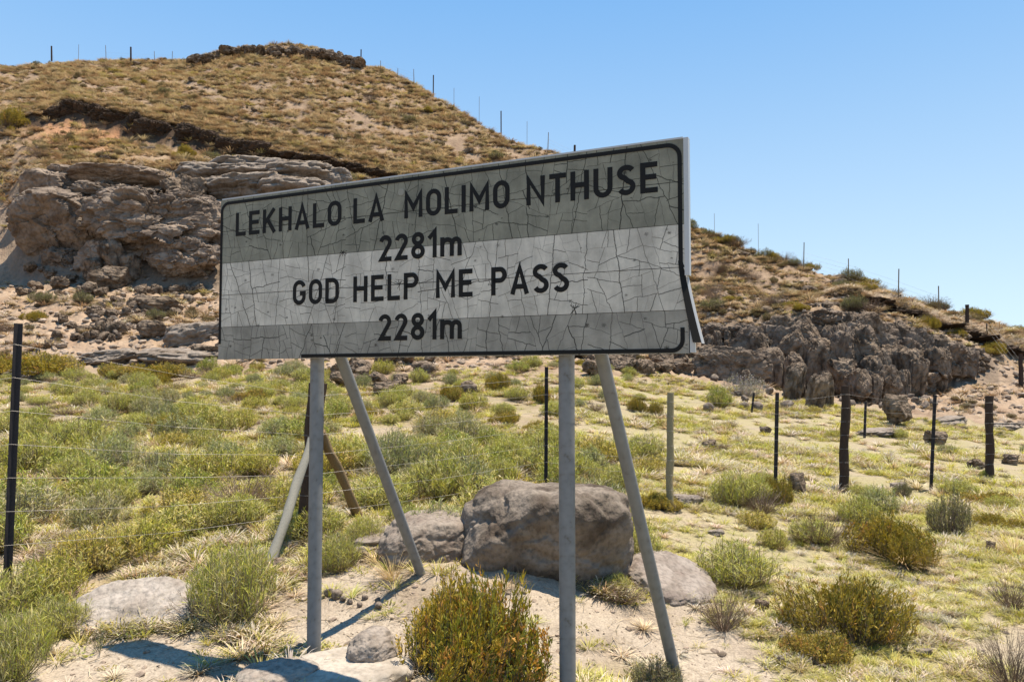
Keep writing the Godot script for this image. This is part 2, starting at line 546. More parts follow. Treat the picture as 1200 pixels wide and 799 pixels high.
# ------------------------------------------------------------------ rocks
# A rock of half-size about 1, cut by planes [normal, distance]; displaced by noise, cracks and layers.
func rock_mesh(seed_: int, n: int, planes: Array, rough: float, crack: float, layers: float, col: Color, col2: Color, sharp := 9.0, beds := Vector3.ZERO, step := 0.0) -> ArrayMesh:
	var st := SurfaceTool.new()
	st.begin(Mesh.PRIMITIVE_TRIANGLES)
	if step > 0.0: st.set_smooth_group(4294967295)
	var off := Vector3(seed_ * 7.13, seed_ * 3.7, seed_ * -5.1)
	var faces := [[Vector3.RIGHT, Vector3.UP], [Vector3.LEFT, Vector3.UP], [Vector3.UP, Vector3.BACK], [Vector3.DOWN, Vector3.BACK], [Vector3.BACK, Vector3.UP], [Vector3.FORWARD, Vector3.UP]]
	for fc in faces:
		var nn: Vector3 = fc[0]
		var up: Vector3 = fc[1]
		var rt := up.cross(nn)
		var grid := PackedVector3Array()
		var cols := PackedColorArray()
		for i in n + 1:
			for j in n + 1:
				var d := (nn + rt * tan((2.0 * i / n - 1.0) * PI / 4) + up * tan((2.0 * j / n - 1.0) * PI / 4)).normalized()
				var sum := 1.0
				for p in planes:
					var k: float = d.dot(p[0]) / p[1]
					if k > 0.05: sum += pow(k, sharp)
				var r := pow(sum, -1.0 / sharp)
				var q := d * r + off
				r += n_rock.get_noise_3dv(q * 1.0) * rough
				r += n_rock.get_noise_3dv(q * 3.7) * rough * 0.34
				r += n_rock.get_noise_3dv(q * 11.0) * rough * 0.10
				if step > 0.0:                      # joint blocks: each stands out or back by its own amount
					var w := q * beds + Vector3(n_rock.get_noise_3dv(q * 1.3), n_rock.get_noise_3dv(q * 1.3 + Vector3(5, 0, 0)), 0.0) * 0.5
					r += n_block.get_noise_3dv(w) * step + n_block.get_noise_3dv(w * 2.7) * step * 0.4
				if crack > 0.0:
					var e := n_crack.get_noise_3dv(q + Vector3.ONE * n_rock.get_noise_3dv(q * 1.7) * 0.35) + 1.0
					r -= crack * (1.0 - smoothstep(0.0, 0.2, e))
				if layers > 0.0:
					var y := q.y * 5.0 + n_rock.get_noise_3dv(q * 0.8) * 2.2
					r -= layers * pow(absf(sin(y)), 6.0)
				grid.append(d * r)
				cols.append(col.lerp(col2, clampf(n_rock.get_noise_3dv(q * 2.0 + Vector3(9, 9, 9)) * 1.4 + 0.4, 0, 1)))
		for i in n:
			for j in n:
				var a := i * (n + 1) + j
				var o := [a, a + n + 1, a + n + 2, a, a + n + 2, a + 1]
				for k in o:
					st.set_color(cols[k])
					st.add_vertex(grid[k])
	st.generate_normals()
	return st.commit()

func random_planes(k: int, lo: float, hi: float) -> Array:
	var out := []
	for i in k:
		out.append([rdir(-1.0), rnd(lo, hi)])
	return out

var round_rocks := []
var block_rocks := []
var slab_rocks := []
var small_rocks := []
var sods := []
var column_rocks := []

func make_rocks() -> void:
	var g := Color(0.24, 0.184, 0.134)
	var b := Color(0.09, 0.064, 0.045)
	for k in 5:
		round_rocks.append(rock_mesh(10 + k, 20, random_planes(9, 0.7, 0.95), 0.22, 0.06, 0.0, g, b))
	for k in 8:
		block_rocks.append(rock_mesh(30 + k, 26, random_planes(9, 0.45, 0.8) + [[Vector3(0.05, 1, 0), 0.7]], 0.08, 0.04, 0.0, g, b, 24.0, Vector3(1.3, 2.0, 1.3), 0.10))
	for k in 8:                                       # upright jointed blocks: flat tops, sheer or leaning sides
		var sides := [[Vector3(rnd(-0.25, 0.25), 1, rnd(-0.2, 0.2)).normalized(), rnd(0.8, 0.95)]]
		var turn := rnd(0, TAU)
		for i in 6:
			var t := turn + TAU * i / 6.0 + rnd(-0.35, 0.35)
			sides.append([Vector3(cos(t), rnd(-0.28, 0.06), sin(t)).normalized(), rnd(0.5, 0.8)])
		column_rocks.append(rock_mesh(130 + k, 28, sides, 0.07, 0.04, 0.0, Color(0.25, 0.19, 0.138), b, 26.0, Vector3(1.6, 1.0, 1.6), 0.085))
	for k in 4:
		slab_rocks.append(rock_mesh(50 + k, 24, random_planes(6, 0.7, 0.95) + [[Vector3.UP, 0.6]], 0.2, 0.09, 0.06, Color(0.28, 0.235, 0.195), Color(0.19, 0.153, 0.122), 14.0))
	for k in 4:
		sods.append(rock_mesh(90 + k, 20, [[Vector3(-0.1, -0.5, 0.86).normalized(), 0.5], [Vector3(0, 1, 0.1).normalized(), 0.8]], 0.3, 0.08, 0.0, Color(0.085, 0.058, 0.04), Color(0.05, 0.036, 0.027), 12.0, Vector3(2, 2.5, 2), 0.16))  # dark sods, near-black so the colour also holds the overhang's shade
	for k in 4:
		small_rocks.append(rock_mesh(70 + k, 5, random_planes(8, 0.5, 0.9), 0.25, 0.0, 0.0, Color(0.25, 0.205, 0.165), Color(0.13, 0.10, 0.08), 20.0))

func basis_for(yaw: float, tilt: float, size: Vector3) -> Basis:
	return Basis.from_euler(Vector3(rnd(-tilt, tilt), yaw, rnd(-tilt, tilt))) * Basis.from_scale(size)

func lone_rock(px: float, py: float, w: float, h: float, kind: Array, label: String, material: Material, group := "", sink := 0.35, called := "boulder", deep := 0.8) -> MeshInstance3D:
	var p := hit(px, py)
	var s := -p.z / FOCAL
	var size := Vector3(w * s * 0.5, h * s * 0.62, w * s * 0.5 * deep)
	var o := shape(called, kind[rng.randi() % kind.size()], material)
	o.transform = Transform3D(basis_for(rnd(-0.4, 0.4), 0.12, size), p + Vector3(0, size.y * (1.0 - sink) * 0.9, -size.z * 0.6))
	tag(o, label, "rock" if called != "boulder" else "boulder", group)
	return o

# parts of an outcrop: [px, py, width, height, depth, mesh] about the rock's centre
func outcrop_rock(root: Node3D, px: float, py: float, w: float, h: float, depth: float, mesh: Mesh, yaw := 0.0, tilt := 0.1, deep := 0.8, called := "rock") -> void:
	if depth <= 0.0:                    # resting in the slope there, depth of it standing out
		depth = -hit(px, py + h * 0.3).z * (1.0 + 0.5 * minf(w, h) / FOCAL * depth)
	var p := pt(px, py, depth)
	var s := depth / FOCAL
	var o := shape(called, mesh, M.rock, root)
	o.transform = Transform3D(basis_for(yaw, tilt, Vector3(w * s * 0.5, h * s * 0.5, w * s * 0.5 * deep)), p - root.position)

func pick(a: Array) -> Mesh:
	return a[rng.randi() % a.size()]

# ------------------------------------------------------------------ solid shapes
func tube(st: SurfaceTool, p: Vector3, q: Vector3, r0: float, r1: float, seg := 20) -> void:
	var d := (q - p).normalized()
	var a := d.cross(Vector3(0.123, 0.05, 0.99)).normalized()
	var b := d.cross(a)
	for k in seg:
		var s0 := a * cos(TAU * k / seg) + b * sin(TAU * k / seg)
		var s1 := a * cos(TAU * (k + 1) / seg) + b * sin(TAU * (k + 1) / seg)
		st.set_smooth_group(0)
		for v in [p + s0 * r0, q + s0 * r1, p + s1 * r0, p + s1 * r0, q + s0 * r1, q + s1 * r1]:
			st.add_vertex(v)
		st.set_smooth_group(4294967295)
		for v in [q, q + s1 * r1, q + s0 * r1, p, p + s0 * r0, p + s1 * r0]:
			st.add_vertex(v)

func tube_mesh(p: Vector3, q: Vector3, r0: float, r1: float, seg := 20) -> ArrayMesh:
	var st := SurfaceTool.new()
	st.begin(Mesh.PRIMITIVE_TRIANGLES)
	tube(st, p, q, r0, r1, seg)
	st.generate_normals()
	return st.commit()

func rough_pole(p: Vector3, q: Vector3, r: float, wobble: float, seed_: int) -> ArrayMesh:   # a cut branch, knobbly and slightly crooked
	var st := SurfaceTool.new()
	st.begin(Mesh.PRIMITIVE_TRIANGLES)
	var n := 14
	var seg := 11
	var d := (q - p).normalized()
	var a := d.cross(Vector3(0.123, 0.05, 0.99)).normalized()
	var b := d.cross(a)
	var rings := []
	for i in n + 1:
		var f := float(i) / n
		var c := p.lerp(q, f) + (a * n_rock.get_noise_2d(f * 2.0 + seed_, 3.0) + b * n_rock.get_noise_2d(f * 2.0 + seed_, 17.0)) * wobble * sin(f * PI)
		var ring := []
		for k in seg:
			var t := TAU * k / seg
			var rr := r * (1.0 - 0.12 * f) * (1.0 + n_rock.get_noise_3d(cos(t) * 1.5, f * 9.0 + seed_, sin(t) * 1.5) * 0.28)
			ring.append(c + (a * cos(t) + b * sin(t)) * rr)
		rings.append(ring)
	for i in n:
		for k in seg:
			var k1 := (k + 1) % seg
			for v in [rings[i][k], rings[i + 1][k], rings[i][k1], rings[i][k1], rings[i + 1][k], rings[i + 1][k1]]:
				st.add_vertex(v)
	st.set_smooth_group(4294967295)
	for k in seg:
		for v in [q + d * r * 0.08, rings[n][(k + 1) % seg], rings[n][k]]:
			st.add_vertex(v)
	st.generate_normals()
	return st.commit()

func y_post(p: Vector3, q: Vector3, w: float, yaw: float) -> ArrayMesh:         # a three-winged steel fence standard
	var st := SurfaceTool.new()
	st.begin(Mesh.PRIMITIVE_TRIANGLES)
	st.set_smooth_group(4294967295)
	var d := (q - p).normalized()
	var a := d.cross(Vector3(sin(yaw), 0, cos(yaw))).normalized()
	var b := d.cross(a)
	for k in 3:
		var o := a * cos(TAU * k / 3.0) + b * sin(TAU * k / 3.0)
		var s := o.cross(d) * w * 0.11
		var c := [p + s, p + o * w + s, p + o * w - s, p - s]
		var e := [q + s, q + o * w + s, q + o * w - s, q - s]
		for j in 4:
			var i := (j + 1) % 4
			for v in [c[j], e[j], c[i], c[i], e[j], e[i]]:
				st.add_vertex(v)
		for v in [e[0], e[1], e[2], e[0], e[2], e[3]]:
			st.add_vertex(v)
	st.generate_normals()
	return st.commit()

func slab(poly: PackedVector2Array, z0: float, z1: float, w: float, h: float) -> ArrayMesh:   # an outline given thickness; UVs run over the whole sign
	var st := SurfaceTool.new()
	st.begin(Mesh.PRIMITIVE_TRIANGLES)
	st.set_smooth_group(4294967295)
	var tri := Geometry2D.triangulate_polygon(poly)
	for z in [z1, z0]:
		for k in tri:
			st.set_uv(Vector2(poly[k].x / w, 1.0 - poly[k].y / h))
			st.add_vertex(Vector3(poly[k].x, poly[k].y, z))
	for k in poly.size():
		var a := poly[k]
		var b := poly[(k + 1) % poly.size()]
		for v in [Vector3(a.x, a.y, z0), Vector3(a.x, a.y, z1), Vector3(b.x, b.y, z0), Vector3(b.x, b.y, z0), Vector3(a.x, a.y, z1), Vector3(b.x, b.y, z1)]:
			st.set_uv(Vector2(0.5, 0.003))
			st.add_vertex(v)
	st.generate_normals()
	return st.commit()

# ------------------------------------------------------------------ lettering
func arc(cx: float, cy: float, rx: float, ry: float, a0: float, a1: float, n := 10) -> PackedVector2Array:
	var out := PackedVector2Array()
	for k in n + 1:
		var a := deg_to_rad(lerpf(a0, a1, float(k) / n))
		out.append(Vector2(cx + cos(a) * rx, cy + sin(a) * ry))
	return out

func path(points: Array) -> PackedVector2Array:
	var out := PackedVector2Array()
	for p in points:
		if p is PackedVector2Array: out.append_array(p)
		else: out.append(Vector2(p[0], p[1]))
	return out

const SW := 0.165            # stroke width, cap height 1
func glyph(ch: String) -> Array:       # [width, strokes along their middle]
	var s := SW / 2
	match ch:
		"L": return [0.56, [path([[s, 1], [s, s], [0.56, s]])]]
		"E": return [0.58, [path([[0.57, 1 - s], [s, 1 - s], [s, s], [0.58, s]]), path([[s, 0.52], [0.53, 0.52]])]]
		"K": return [0.68, [path([[s, 1], [s, 0]]), path([[0.60, 1], [s, 0.38]]), path([[0.26, 0.56], [0.63, 0]])]]
		"H": return [0.66, [path([[s, 1], [s, 0]]), path([[0.66 - s, 1], [0.66 - s, 0]]), path([[s, 0.52], [0.66 - s, 0.52]])]]
		"A": return [0.74, [path([[s * 0.9, 0], [0.37, 0.94], [0.74 - s * 0.9, 0]]), path([[0.18, 0.27], [0.56, 0.27]])]]
		"O": return [0.66, [path([arc(0.33, 0.67, 0.33 - s, 0.33 - s, 0, 180), arc(0.33, 0.33, 0.33 - s, 0.33 - s, 180, 360), [0.66 - s, 0.67]])]]
		"M": return [0.82, [path([[s, 0], [s, 0.90], [0.41, 0.38], [0.82 - s, 0.90], [0.82 - s, 0]])]]
		"I": return [SW, [path([[s, 0], [s, 1]])]]
		"N": return [0.70, [path([[s, 0], [s, 0.91], [0.70 - s, 0.09], [0.70 - s, 1]])]]
		"T": return [0.62, [path([[0, 1 - s], [0.62, 1 - s]]), path([[0.31, 1 - s], [0.31, 0]])]]
		"U": return [0.66, [path([[s, 1], arc(0.33, 0.33, 0.33 - s, 0.33 - s, 180, 360), [0.66 - s, 1]])]]
		"S": return [0.62, [path([arc(0.31, 0.745, 0.31 - s, 0.255 - s, 25, 255, 16), arc(0.31, 0.275, 0.31 - s, 0.275 - s, 75, -155, 16)])]]
		"G": return [0.66, [path([arc(0.33, 0.67, 0.33 - s, 0.33 - s, 15, 180), arc(0.33, 0.33, 0.33 - s, 0.33 - s, 180, 360), [0.66 - s, 0.47], [0.36, 0.47]])]]
		"D": return [0.67, [path([[s, s], [s, 1 - s], [0.34, 1 - s], arc(0.34, 0.67, 0.33 - s, 0.33 - s, 80, 0, 8), arc(0.34, 0.33, 0.33 - s, 0.33 - s, 0, -90, 8), [s * 0.1, s]])]]
		"P": return [0.63, [path([[s, 0], [s, 1 - s], [0.36, 1 - s], arc(0.36, 0.72, 0.27 - s, 0.28 - s, 80, -90, 12), [s, 0.44 + s]])]]
		"2": return [0.58, [path([arc(0.29, 0.72, 0.29 - s, 0.28 - s, 170, -25, 14), [s * 1.3, s], [0.58, s]])]]
		"8": return [0.60, [path([arc(0.30, 0.745, 0.275 - s, 0.255 - s, -90, 270, 22)]), path([arc(0.30, 0.275, 0.30 - s, 0.275 - s, 90, 450, 22)])]]
		"1": return [0.36, [path([[0.36 - s, 0], [0.36 - s, 0.97], [0.02, 0.72]])]]
		"m": return [0.92, [path([[s, 0], [s, 0.72]]), path([[s, 0.40], arc(0.30, 0.47, 0.22 - s * 0.2, 0.23 - s, 170, 0, 9), [0.50, 0]]), path([[0.50, 0.40], arc(0.68, 0.47, 0.24 - s, 0.23 - s, 165, 0, 9), [0.92 - s, 0]])]]
	return [0.4, []]

func stroke(st: SurfaceTool, line: PackedVector2Array, w: float, z: float) -> void:
	var pts := PackedVector2Array()
	for p in line:
		if pts.is_empty() or pts[-1].distance_to(p) > 1e-4: pts.append(p)
	var n := pts.size()
	var closed := n > 3 and pts[0].distance_to(pts[n - 1]) < 2e-3
	var left := PackedVector2Array()
	var right := PackedVector2Array()
	for k in n:
		var d0 := (pts[k] - pts[k - 1]).normalized() if k > 0 else ((pts[0] - pts[n - 2]).normalized() if closed else (pts[1] - pts[0]).normalized())
		var d1 := (pts[k + 1] - pts[k]).normalized() if k < n - 1 else ((pts[1] - pts[0]).normalized() if closed else d0)
		var m := (d0.orthogonal() + d1.orthogonal()).normalized()
		var l := w * 0.5 / maxf(0.42, m.dot(d0.orthogonal()))
		left.append(pts[k] + m * l)
		right.append(pts[k] - m * l)
	for k in n - 1:
		for v in [left[k], left[k + 1], right[k], right[k], left[k + 1], right[k + 1]]:
			st.add_vertex(Vector3(v.x, v.y, z))

# ------------------------------------------------------------------ the sign
const SIGN_W := 2.918
const SIGN_H := 1.0
const SIGN_Y := 1.723
const SIGN_LEFT := Vector3(-1.835, 0, -4.647)
var sign_turn := deg_to_rad(-25.03)

func on_sign(px: float, py: float, z: float) -> Vector3:     # in the sign's own axes (x along it from its left end, y up from the ground, z to its front)
	var b := Basis(Vector3.UP, sign_turn)
	var r := ray(px, py)
	var n := b.z
	var t := (SIGN_LEFT + n * z - EYE).dot(n) / r.dot(n)
	var p := EYE + r * t - SIGN_LEFT
	return b.inverse() * p

func wiggle(data: PackedByteArray, w: int, h: int, a: Vector2, b: Vector2, dark: int, width: int) -> void:
	var n := int(a.distance_to(b)) + 1
	var o := (b - a).orthogonal().normalized()
	var sd := rnd(0, 999)
	for k in n + 1:
		var f := float(k) / n
		var p := a.lerp(b, f) + o * (n_rock.get_noise_2d(f * n * 0.02 + sd, sd) * minf(9.0, n * 0.07) * sin(f * PI))
		for dx in width:
			for dy in width:
				var x := int(p.x) + dx
				var y := int(p.y) + dy
				if x >= 0 and y >= 0 and x < w and y < h:
					data[y * w + x] = mini(data[y * w + x], dark + rng.randi() % 25)

func crackle(data: PackedByteArray, w: int, h: int, poly: PackedVector2Array, level: int, least: float) -> void:
	var area := 0.0
	var mid := Vector2.ZERO
	var lo := poly[0]
	var hi := poly[0]
	for k in poly.size():
		var p := poly[k]
		var q := poly[(k + 1) % poly.size()]
		area += (p.x * q.y - q.x * p.y) * 0.5
		mid += p / poly.size()
		lo = lo.min(p); hi = hi.max(p)
	if absf(area) < least * rnd(0.5, 1.6) or level > 13: return
	mid += Vector2(rnd(-0.16, 0.16) * (hi.x - lo.x), rnd(-0.16, 0.16) * (hi.y - lo.y))
	var ang := (0.0 if hi.y - lo.y > (hi.x - lo.x) * rnd(0.7, 1.4) else PI / 2) + rnd(-0.45, 0.45)
	var dir := Vector2(cos(ang), sin(ang))
	var nrm := dir.orthogonal()
	var one := PackedVector2Array()
	var two := PackedVector2Array()
	var ends := []
	for k in poly.size():
		var p := poly[k]
		var q := poly[(k + 1) % poly.size()]
		var a := (p - mid).dot(nrm)
		var b := (q - mid).dot(nrm)
		if a >= 0: one.append(p)
		else: two.append(p)
		if (a >= 0) != (b >= 0):
			var c := p.lerp(q, a / (a - b))
			one.append(c); two.append(c); ends.append(c)
	if ends.size() < 2 or one.size() < 3 or two.size() < 3: return
	var fine := level > 7
	wiggle(data, w, h, ends[0], ends[1], 160 if fine else 92 + rng.randi() % 70, 1 if fine or rng.randf() < 0.35 else (3 if level < 6 and rng.randf() < 0.4 else 2))
	crackle(data, w, h, one, level + 1, least)
	crackle(data, w, h, two, level + 1, least)

func sheeting() -> ImageTexture:
	var w := 2048
	var h := 702
	var n := FastNoiseLite.new()
	n.seed = 4; n.frequency = 0.006; n.fractal_octaves = 6; n.fractal_gain = 0.65
	var im := n.get_image(w, h, false, false, false)
	im.convert(Image.FORMAT_L8)
	var data := im.get_data()
	n.frequency = 0.012
	var im2 := n.get_image(w, 64, false, false, false)
	im2.convert(Image.FORMAT_L8)
	var run := im2.get_data()
	for k in data.size():
		data[k] = clampi(232 + (data[k] - 128) / 3 + (run[(k / w / 11) * w + k % w] - 128) / 5 + rng.randi() % 17 - 8, 120, 255)
	for y in [int(h * 0.2), int(h * 0.6)]:             # the seams between planks show through the sheeting
		wiggle(data, w, h, Vector2(0, y), Vector2(w, y), 150, 2)
	for s in [[0, 0.4, 3600.0], [0.4, 0.8, 3000.0], [0.8, 1.0, 3000.0]]:
		for x in 6:
			var x0 := w * x / 6.0
			var x1 := w * (x + 1) / 6.0
			var y0: float = h * s[0]
			var y1: float = h * s[1]
			var least: float = s[2] * (0.75 if x < 2 else 1.0)
			crackle(data, w, h, PackedVector2Array([Vector2(x0, y0), Vector2(x1, y0), Vector2(x1, y1), Vector2(x0, y1)]), 2, least)
			if x > 0: wiggle(data, w, h, Vector2(x0, y0), Vector2(x0 + rnd(-60, 60), y1), 80, 2)
	for k in 3:                                         # small star-shaped chips
		var c := Vector2(rnd(0.2, 0.95) * w, rnd(0.3, 0.95) * h)
		for j in 9:
			var a := rnd(0, TAU)
			wiggle(data, w, h, c, c + Vector2(cos(a), sin(a)) * rnd(10, 26), 50, 2)
	for k in 90:                                        # flakes lost from the sheeting
		var cx := rng.randi() % w
		var cy := rng.randi() % h
		var r := rnd(2.0, 7.0)
		var sd := rnd(0, 999)
		var tone := 110 + rng.randi() % 60
		for y in range(maxi(cy - 10, 0), mini(cy + 10, h)):
			for x in range(maxi(cx - 10, 0), mini(cx + 10, w)):
				if Vector2(x - cx, (y - cy) * 1.3).length() < r * (1.0 + n_rock.get_noise_2d(x * 0.4 + sd, y * 0.4) * 1.6): data[y * w + x] = mini(data[y * w + x], tone)
	return ImageTexture.create_from_image(Image.create_from_data(w, h, false, Image.FORMAT_L8, data))

func build_sign() -> void:
	var root := thing("road_sign", SIGN_LEFT, "wide grey crackled pass name sign with black lettering on two steel posts", "road sign")
	root.rotation.y = sign_turn
	var skin := sheeting()
	var tones := [Color(0.34, 0.32, 0.275), Color(0.60, 0.56, 0.485), Color(0.62, 0.58, 0.505), Color(0.265, 0.258, 0.205), Color(0.255, 0.248, 0.195)]
	for k in 5:
		var m := mat(tones[k], 0.45, false)
		m.albedo_texture = skin
		var y0 := 0.2 * k + (0.0012 if k else 0.0)
		var y1 := 0.2 * (k + 1) - (0.0012 if k < 4 else 0.0)
		var rows := PackedVector2Array([Vector2(0, y0), Vector2(SIGN_W + [0.004, 0.002, 0, 0, 0][k], y0), Vector2(SIGN_W + [0.003, 0.0, 0, 0, 0][k], y1), Vector2(0, y1)])
		var o := shape("plank", slab(rows, -0.032, [0.0, 0.0008, 0.0, 0.0006, 0.0][k], SIGN_W, SIGN_H), m, root)
		o.position.y = SIGN_Y
		o.set_meta("label", ["bottom grey plank", "pale plank", "upper pale plank", "dark grey plank", "topmost dark grey plank"][k])
	# black border line, applied in strokes
	var st := SurfaceTool.new()
	st.begin(Mesh.PRIMITIVE_TRIANGLES)
	var bx := 0.011
	var tx := SIGN_W - 0.030
	stroke(st, path([[bx, 0.095], arc(bx + 0.055, 0.977 - 0.055, 0.055, 0.055, 180, 90, 8), arc(tx - 0.06, 0.977 - 0.06, 0.06, 0.06, 90, 0, 8), [tx, 0.405]]), 0.02, 0.0022)
	stroke(st, path([[0.66, 0.014], arc(tx + 0.005 - 0.05, 0.014 + 0.05, 0.05, 0.05, -90, 0, 8), [tx + 0.005, 0.12]]), 0.02, 0.0022)
	st.generate_normals()
	var border := shape("border", st.commit(), M.black, root)
	border.position.y = SIGN_Y
	# aluminium edge trim down the right end, its lower part bent away
	var trim := shape("edge_trim", slab(PackedVector2Array([Vector2(SIGN_W - 0.012, 0.36), Vector2(SIGN_W + 0.010, 0.36), Vector2(SIGN_W + 0.010, 1.004), Vector2(SIGN_W - 0.012, 1.004)]), -0.034, 0.003, SIGN_W, SIGN_H), M.lip, root)
	trim.position.y = SIGN_Y
	var topt := shape("edge_trim", slab(PackedVector2Array([Vector2(0.01, 1.0005), Vector2(SIGN_W - 0.014, 1.0005), Vector2(SIGN_W - 0.014, 1.009), Vector2(0.01, 1.009)]), -0.04, 0.002, SIGN_W, SIGN_H), M.lip, root)
	topt.position.y = SIGN_Y
	var low := shape("edge_trim", slab(PackedVector2Array([Vector2(SIGN_W + 0.008, 0.004), Vector2(SIGN_W + 0.03, 0.004), Vector2(SIGN_W + 0.026, 0.12), Vector2(SIGN_W + 0.008, 0.12)]), -0.03, 0.001, SIGN_W, SIGN_H), M.lip, root)
	low.position.y = SIGN_Y
	# the loosened lower strip, flared out
	var a := SurfaceTool.new()
	a.begin(Mesh.PRIMITIVE_TRIANGLES)
	var prev := []
	for k in 9:
		var f := k / 8.0
		var y := lerpf(0.43, 0.05, f)
		var lx := lerpf(SIGN_W - 0.042, SIGN_W + 0.024, pow(f, 1.3))
		var rx := lx + lerpf(0.024, 0.036, f)
		var z := 0.0032 + 0.012 * f
		var now := [Vector3(lx, y, z), Vector3(rx, y, z - 0.004), Vector3(lx, y, z - 0.006 - 0.02 * f), Vector3(rx, y, z - 0.012 - 0.02 * f)]
		if prev:
			for e in [[0, 1], [2, 3], [0, 2], [1, 3]]:
				for v in [prev[e[0]], prev[e[1]], now[e[0]], now[e[0]], prev[e[1]], now[e[1]]]:
					a.add_vertex(v)
		prev = now
	a.generate_normals()
	var flare := shape("bent_strip", a.commit(), M.black, root)
	flare.position.y = SIGN_Y
	flare.set_meta("label", "black lower edge strip bent outwards")
	var g := SurfaceTool.new()
	g.begin(Mesh.PRIMITIVE_TRIANGLES)
	for k in 8:
		for q in [[k, k + 1]]:
			var pts := []
			for i in q:
				var f: float = i / 8.0
				var y := lerpf(0.43, 0.045, f)
				var lx := lerpf(SIGN_W - 0.042, SIGN_W + 0.024, pow(f, 1.3)) + lerpf(0.024, 0.036, f)
				pts.append([Vector3(lx + 0.001, y, 0.0), Vector3(lx + 0.012, y, -0.012), Vector3(lx + 0.001, y, -0.03)])
			for v in [pts[0][0], pts[0][1], pts[1][0], pts[1][0], pts[0][1], pts[1][1], pts[0][1], pts[0][2], pts[1][1], pts[1][1], pts[0][2], pts[1][2]]:
				g.add_vertex(v)
	g.generate_normals()
	var bent := shape("edge_trim", g.commit(), M.lip, root)
	bent.position.y = SIGN_Y
	# lettering: [text, from, to, baseline]
	var cap := 0.146
	for row in [["LEKHALO", 0.129, 0.941, 0.763], ["LA", 1.026, 1.236, 0.763], ["MOLIMO", 1.371, 2.011, 0.762], ["NTHUSE", 2.107, 2.784, 0.762], ["2281m", 1.206, 1.731, 0.534], ["GOD", 0.592, 0.929, 0.315], ["HELP", 1.031, 1.463, 0.314], ["ME", 1.575, 1.798, 0.313], ["PASS", 1.908, 2.336, 0.312], ["2281m", 1.206, 1.733, 0.092]]:
		var text: String = row[0]
		var natural := 0.0
		for k in text.length():
			natural += glyph(text[k])[0] + (0.17 if k else 0.0)
		var sx: float = (row[2] - row[1]) / natural
		var x: float = row[1]
		for k in text.length():
			var gl := glyph(text[k])
			var s := SurfaceTool.new()
			s.begin(Mesh.PRIMITIVE_TRIANGLES)
			var z := 0.0016
			for line in gl[1]:
				var pts := PackedVector2Array()
				for p in line:
					pts.append(Vector2(p.x * sx, p.y * cap))
				stroke(s, pts, SW * cap * 1.06, z)
				z += 0.0003
			s.generate_normals()
			var o := shape("letter", s.commit(), M.black, root)
			o.position = Vector3(x, SIGN_Y + row[3], 0)
			x += (gl[0] + 0.17) * sx
	# small rubber-stamp of paint and a chip on the face
	var dot := shape("patch", tube_mesh(Vector3(0, 0, 0), Vector3(0, 0, 0.0012), 0.02, 0.02, 14), mat(Color(0.27, 0.26, 0.22), 0.6, false), root)
	var dp := on_sign(470, 225, 0.0012)
	dot.position = Vector3(dp.x, dp.y, 0.0012)
	# supports
	for s in [[371.5, 431.0, 368.5, 768.0, 401, 424, 493, 672], [664, 428.0, 666, 812.0, 706, 421, 794, 800]]:
		var top := on_sign(s[0], s[1], -0.078)
		var world := root.transform * Vector3(top.x, 0, -0.078)
		var foot := H(world.x, world.z) - 0.25
		shape("post", tube_mesh(Vector3(top.x, foot, -0.078), Vector3(top.x, SIGN_Y + 0.93, -0.078), 0.0405, 0.0405, 28), M.steel, root)
		var b0 := on_sign(s[4], s[5], -0.15)
		var g0: Vector3 = root.transform.affine_inverse() * hit(s[6], s[7])
		var dirn := (g0 - b0).normalized()
		shape("brace", tube_mesh(g0 + dirn * 0.2, b0 - dirn * 0.22, 0.034, 0.034, 24), M.steel, root)
		var bolt := shape("bolt", tube_mesh(Vector3(top.x, SIGN_Y + 0.1, -0.14), Vector3(top.x, SIGN_Y + 0.1, -0.03), 0.012, 0.012, 8), M.lip, root)
		bolt.position.z = -0.002
	for y in [0.14, 0.82]:
		shape("rail", slab(PackedVector2Array([Vector2(0.1, y), Vector2(SIGN_W - 0.1, y), Vector2(SIGN_W - 0.1, y + 0.05), Vector2(0.1, y + 0.05)]), -0.0355, -0.0325, SIGN_W, SIGN_H), M.lip, root).position.y = SIGN_Y
	var j := on_sign(665, 494, -0.078)
	shape("weld_seam", tube_mesh(Vector3(j.x + 0.0, j.y - 0.006, -0.078), Vector3(j.x, j.y + 0.006, -0.078), 0.0418, 0.0418, 28), M.steel, root).position.x = on_sign(664, 428.0, -0.078).x - j.x

